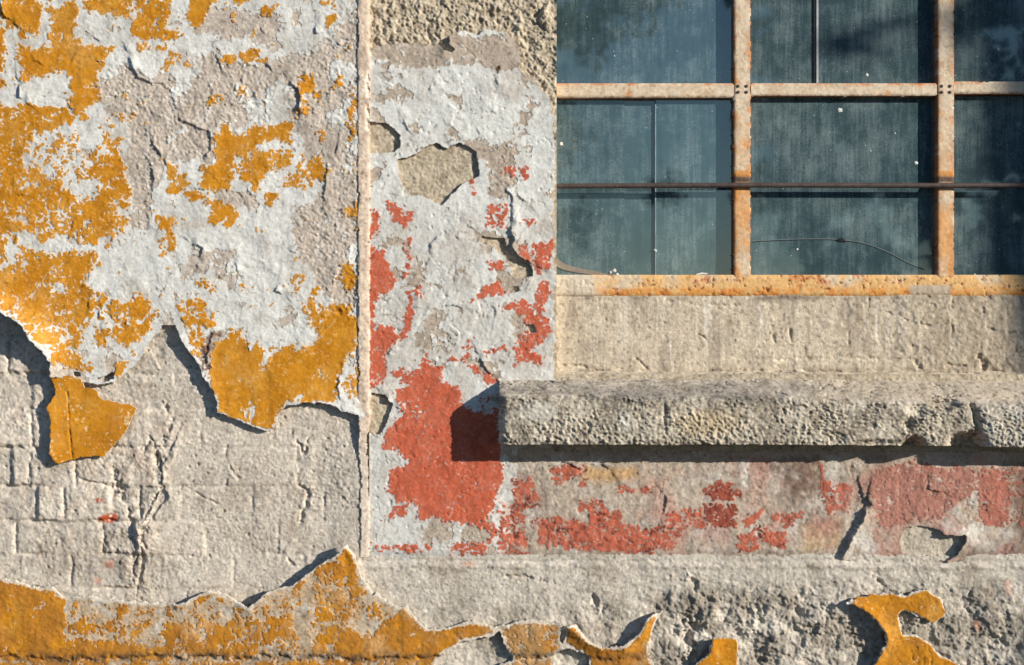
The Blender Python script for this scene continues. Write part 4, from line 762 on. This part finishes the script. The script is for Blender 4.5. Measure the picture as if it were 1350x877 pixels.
# putty smear in the lower left corner of the first pane
ribbon('putty', spline([(729, 340), (740, 350), (760, 356), (790, 361), (800, 364)], 14), np.linspace(10, 3, 14), GL-1.2, plain_mat('old_putty', (.28, .24, .19), .9), panes[0, 1])

# ---- rod across the window
def tube(pts, r, n=10):
    pts = [Vector(p) for p in pts]; V_, Q = [], []
    for i, p in enumerate(pts):
        t = (pts[min(i+1, len(pts)-1)]-pts[max(i-1, 0)]).normalized(); a = t.cross(Vector((0, 0, 1)) if abs(t.z) < .9 else Vector((1, 0, 0))).normalized(); b = t.cross(a)
        rr = r(i/(len(pts)-1)) if callable(r) else r
        for k in range(n):
            th = 2*math.pi*k/n; V_.append(p+a*math.cos(th)*rr+b*math.sin(th)*rr)
    for i in range(len(pts)-1):
        for k in range(n): Q.append((i*n+k, i*n+(k+1) % n, (i+1)*n+(k+1) % n, (i+1)*n+k))
    return V_, Q
def tube_obj(name, pts, r, mat, parent=None, n=10):
    v, q = tube(pts, r, n); return mesh_np(name, np.array([tuple(x) for x in v]), q, mat, parent)
M_ROD = plain_mat('brown_iron', (.085, .06, .052), .6, .4, 0, .4, 90)
rod = thing('iron_rod', 'thin dark rusty iron rod running level across the window panes', 'iron rod', (.7, .02, ZC+.31))
RD = 12.0
xs = np.linspace(729, 1750, 60)
rp = place(xs, 245-.9*(xs-729)/620+.4*np.sin(xs/90), 0*xs, RD)
tube_obj('bar', [tuple(p) for p in rp], 3.4*S, M_ROD, rod, 12)
for a, b in MUL:
    p = place(np.array((a+b)/2), np.array(244.3), np.array(0.0), RD)
    tube_obj('fixing_pin', [(p[0], p[1]-.001, p[2]), (p[0], p[1]+.012, p[2])], .004, M_ROD, rod, 8)

# ---- inside: curtain and dim room
def cloth_mat():
    N = NT('faded_curtain'); co = N.n('ShaderNodeTexCoord').outputs['Object']
    c = N.ramp(N.noise(30, 5, .6, co), [(.3, (.45, .52, .52)), (.7, (.62, .68, .67))])
    b = N.n('ShaderNodeBsdfPrincipled'); N.l(c, b.inputs['Base Color']); b.inputs['Roughness'].default_value = .95; N.l(b.outputs[0], N.out.inputs['Surface']); return N.m
cx = np.linspace(735, 962, 120); cy = np.linspace(-140, 372, 20); CXX, CYY = np.meshgrid(cx, cy)
fold = np.interp(CXX, [735, 760, 815, 821, 822, 840, 863, 866, 880, 905, 910, 945, 962], [2, 8, 10, 12, 2, 3, 4, 14, 9, 8, 12, 9, 14])+1.5*np.sin(CXX/9)
CP = place(CXX, CYY, -fold, GL+9); ids = np.arange(CP.shape[0]*CP.shape[1]).reshape(CP.shape[:2])
cq = np.stack([ids[:-1, :-1].ravel(), ids[1:, :-1].ravel(), ids[1:, 1:].ravel(), ids[:-1, 1:].ravel()], 1)
cur = mesh_np('curtain', CP.reshape(-1, 3), cq, cloth_mat()); sd_ = cur.modifiers.new('thickness', 'SOLIDIFY'); sd_.thickness = .002
tag(cur, 'faded pale curtain hanging behind the left window panes', 'curtain', None, 'thing')
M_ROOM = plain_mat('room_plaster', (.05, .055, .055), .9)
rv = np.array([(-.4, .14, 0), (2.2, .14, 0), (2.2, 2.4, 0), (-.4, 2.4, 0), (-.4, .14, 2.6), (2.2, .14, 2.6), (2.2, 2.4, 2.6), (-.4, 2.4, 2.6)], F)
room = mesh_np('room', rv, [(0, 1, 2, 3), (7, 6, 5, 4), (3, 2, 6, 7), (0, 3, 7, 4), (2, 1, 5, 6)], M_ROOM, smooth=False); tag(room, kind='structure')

# ================================================================== STREET SIDE (lights, shades and mirrors into the panes)
def ground_mat(name, c, sc):
    return plain_mat(name, c, .95, .2, 0, .25, sc)
g = mesh_np('ground', np.array([(-300, -400, -.14), (300, -400, -.14), (300, 300, -.14), (-300, 300, -.14)], F), [(0, 1, 2, 3)], ground_mat('road_asphalt', (.045, .045, .048), 40), smooth=False); tag(g, kind='structure')
pv = [(-40, -3.6, -.14), (40, -3.6, -.14), (40, .08, -.14), (-40, .08, -.14), (-40, -3.6, 0), (40, -3.6, 0), (40, .08, 0), (-40, .08, 0)]
p_ = mesh_np('pavement', np.array(pv, F), [(4, 5, 6, 7), (0, 1, 5, 4), (1, 2, 6, 5), (3, 0, 4, 7), (2, 3, 7, 6)], ground_mat('pavement_slabs', (.05, .05, .054), 25), smooth=False); tag(p_, kind='structure')
def leaf_mat(name, c):
    N = NT(name); co = N.n('ShaderNodeTexCoord').outputs['Object']
    cl = N.ramp(N.noise(2.5, 3, .6, co), [(.3, [v*.6 for v in c]), (.7, [v*1.4 for v in c])])
    d = N.n('ShaderNodeBsdfDiffuse'); N.l(cl, d.inputs[0]); t = N.n('ShaderNodeBsdfTranslucent'); N.l(cl, t.inputs[0])
    m = N.n('ShaderNodeMixShader'); m.inputs[0].default_value = .25; N.l(d.outputs[0], m.inputs[1]); N.l(t.outputs[0], m.inputs[2]); N.l(m.outputs[0], N.out.inputs['Surface']); return N.m
M_LEAF = leaf_mat('tree_leaves', (.05, .075, .03)); M_BARK = plain_mat('bark', (.11, .09, .07), .95, .1, 0, .4, 14)
def tree(label, x, y, hgt, clumps, r0=.16, nleaf=260, size=.10, seed=1, lean=0.0):
    r = np.random.RandomState(seed)
    t = thing('street_tree', label, 'tree', (x, y, 0), 'street trees facing the wall')
    tube_obj('trunk', [(x+lean*k/8+.04*math.sin(k*1.3+seed), y+.04*math.cos(k*1.7), hgt*.8*k/8) for k in range(9)], lambda f: r0*(1.1-.5*f), M_BARK, t, 12)
    for i, (cx_, cy_, cz_, cr_) in enumerate(clumps):
        z0 = min(hgt*.75, max(hgt*.25, cz_-cr_*1.3)); st = Vector((x+lean*z0/hgt, y, z0)); en = Vector((x+cx_, y+cy_, cz_)); md = st.lerp(en, .5)+Vector((0, 0, .15))
        tube_obj('limb', [tuple(st), tuple(md), tuple(en)], lambda f: r0*(.2-.16*f), M_BARK, t, 7)
    P, Q = [], []
    for cx_, cy_, cz_, cr_ in clumps:
        n = int(nleaf*(cr_/.8)**2)
        dv = r.normal(size=(n, 3)); dv /= np.linalg.norm(dv, axis=1)[:, None]; rad = cr_*(r.rand(n)**.45)*(.75+.35*np.sin(dv[:, 0]*5+seed)*np.cos(dv[:, 2]*4))
        c = np.array((x+cx_, y+cy_, cz_))+dv*rad[:, None]*np.array((1, 1, .8))
        a = r.normal(size=(n, 3)); a /= np.linalg.norm(a, axis=1)[:, None]; b = np.cross(a, r.normal(size=(n, 3))); b /= np.linalg.norm(b, axis=1)[:, None]
        s = size*r.uniform(.6, 1.3, (n, 1))
        P.append(np.stack([c-a*s, c-b*s*.45, c+a*s, c+b*s*.45], 1).reshape(-1, 3))
    P = np.concatenate(P); Q = np.arange(len(P)).reshape(-1, 4)
    mesh_np('crown', P, Q, M_LEAF, t, smooth=False)
    return t
tree('leafy street tree mirrored in the upper left pane', -.9, -7.2, 5.6, [(1.35,0,3.1,.42),(1.7,.1,3.3,.40),(1.2,.2,3.8,.6),(1.15,0,2.35,.34),(1.3,-.2,1.75,.26),(1.95,0,1.95,.2),(.3,0,3.6,.9),(.0,0,4.6,1.1),(-.9,0,3.4,1.0)], seed=3, size=.042, nleaf=2600)
tree('broad street tree mirrored in the middle panes', 5.6, -8.5, 6.5, [(-3.3,0,2.65,.7),(-2.5,.1,3.0,.8),(-3.3,0,3.8,.8),(-2.3,.1,4.4,.9),(-3.3,0,2.1,.65),(-3.2,0,3.2,.75),(-2.4,.2,2.4,.9),(-2.3,.2,3.6,.9),(-1.4,.3,2.6,1.0),(-1.3,.2,4.0,1.1),(-.3,0,3.4,1.2),(.8,0,4.0,1.2),(-.2,0,4.9,1.1),(.9,.2,2.8,.9),(-2.9,0,1.5,.5),(-1.7,0,1.6,.7)], seed=5, size=.075, nleaf=1900)
# tree up the pavement on the sun's side: its trunk shades the right edge of the wall
tree('street tree up the pavement shading the right edge of the wall', 5.06, -2.05, 5.2, [(.25,0,2.4,.22),(.5,0,2.85,.38),(.1,.1,3.4,.7),(.7,0,3.9,.8)], r0=.27, nleaf=700, size=.07, seed=8)

# ================================================================== CAMERA, LIGHT
cam = bpy.data.cameras.new('camera'); cam.sensor_width = 36; cam.lens = 36*D/(1350*S); cam.clip_end = 2000
co_ = link(bpy.data.objects.new('camera', cam)); co_.location = (0, -D, ZC); co_.rotation_euler = (math.radians(90), 0, 0); SC.camera = co_
sd = Vector((1.73, -1.0, .62)).normalized()
sl = bpy.data.lights.new('sun', 'SUN'); sl.energy = 5.0; sl.angle = math.radians(.5); sl.color = (1.0, .93, .82)
so = link(bpy.data.objects.new('sun', sl)); so.rotation_euler = sd.to_track_quat('Z', 'Y').to_euler(); so.location = (6, -4, 5)
w = bpy.data.worlds.new('World'); SC.world = w; w.use_nodes = True; nt = w.node_tree
bg = nt.nodes['Background']; sky = nt.nodes.new('ShaderNodeTexSky'); sky.sky_type = 'NISHITA'; sky.sun_disc = False
sky.sun_elevation = math.asin(sd.z); sky.sun_rotation = math.atan2(sd.x, sd.y); sky.air_density = 1.0; sky.dust_density = .15; sky.ozone_density = 5.0
nt.links.new(sky.outputs[0], bg.inputs[0]); bg.inputs[1].default_value = .10
SC.view_settings.view_transform = 'Standard'; SC.view_settings.look = 'None'; SC.view_settings.gamma = 1; SC.view_settings.exposure = 0.2
SC.view_settings.use_curve_mapping = False
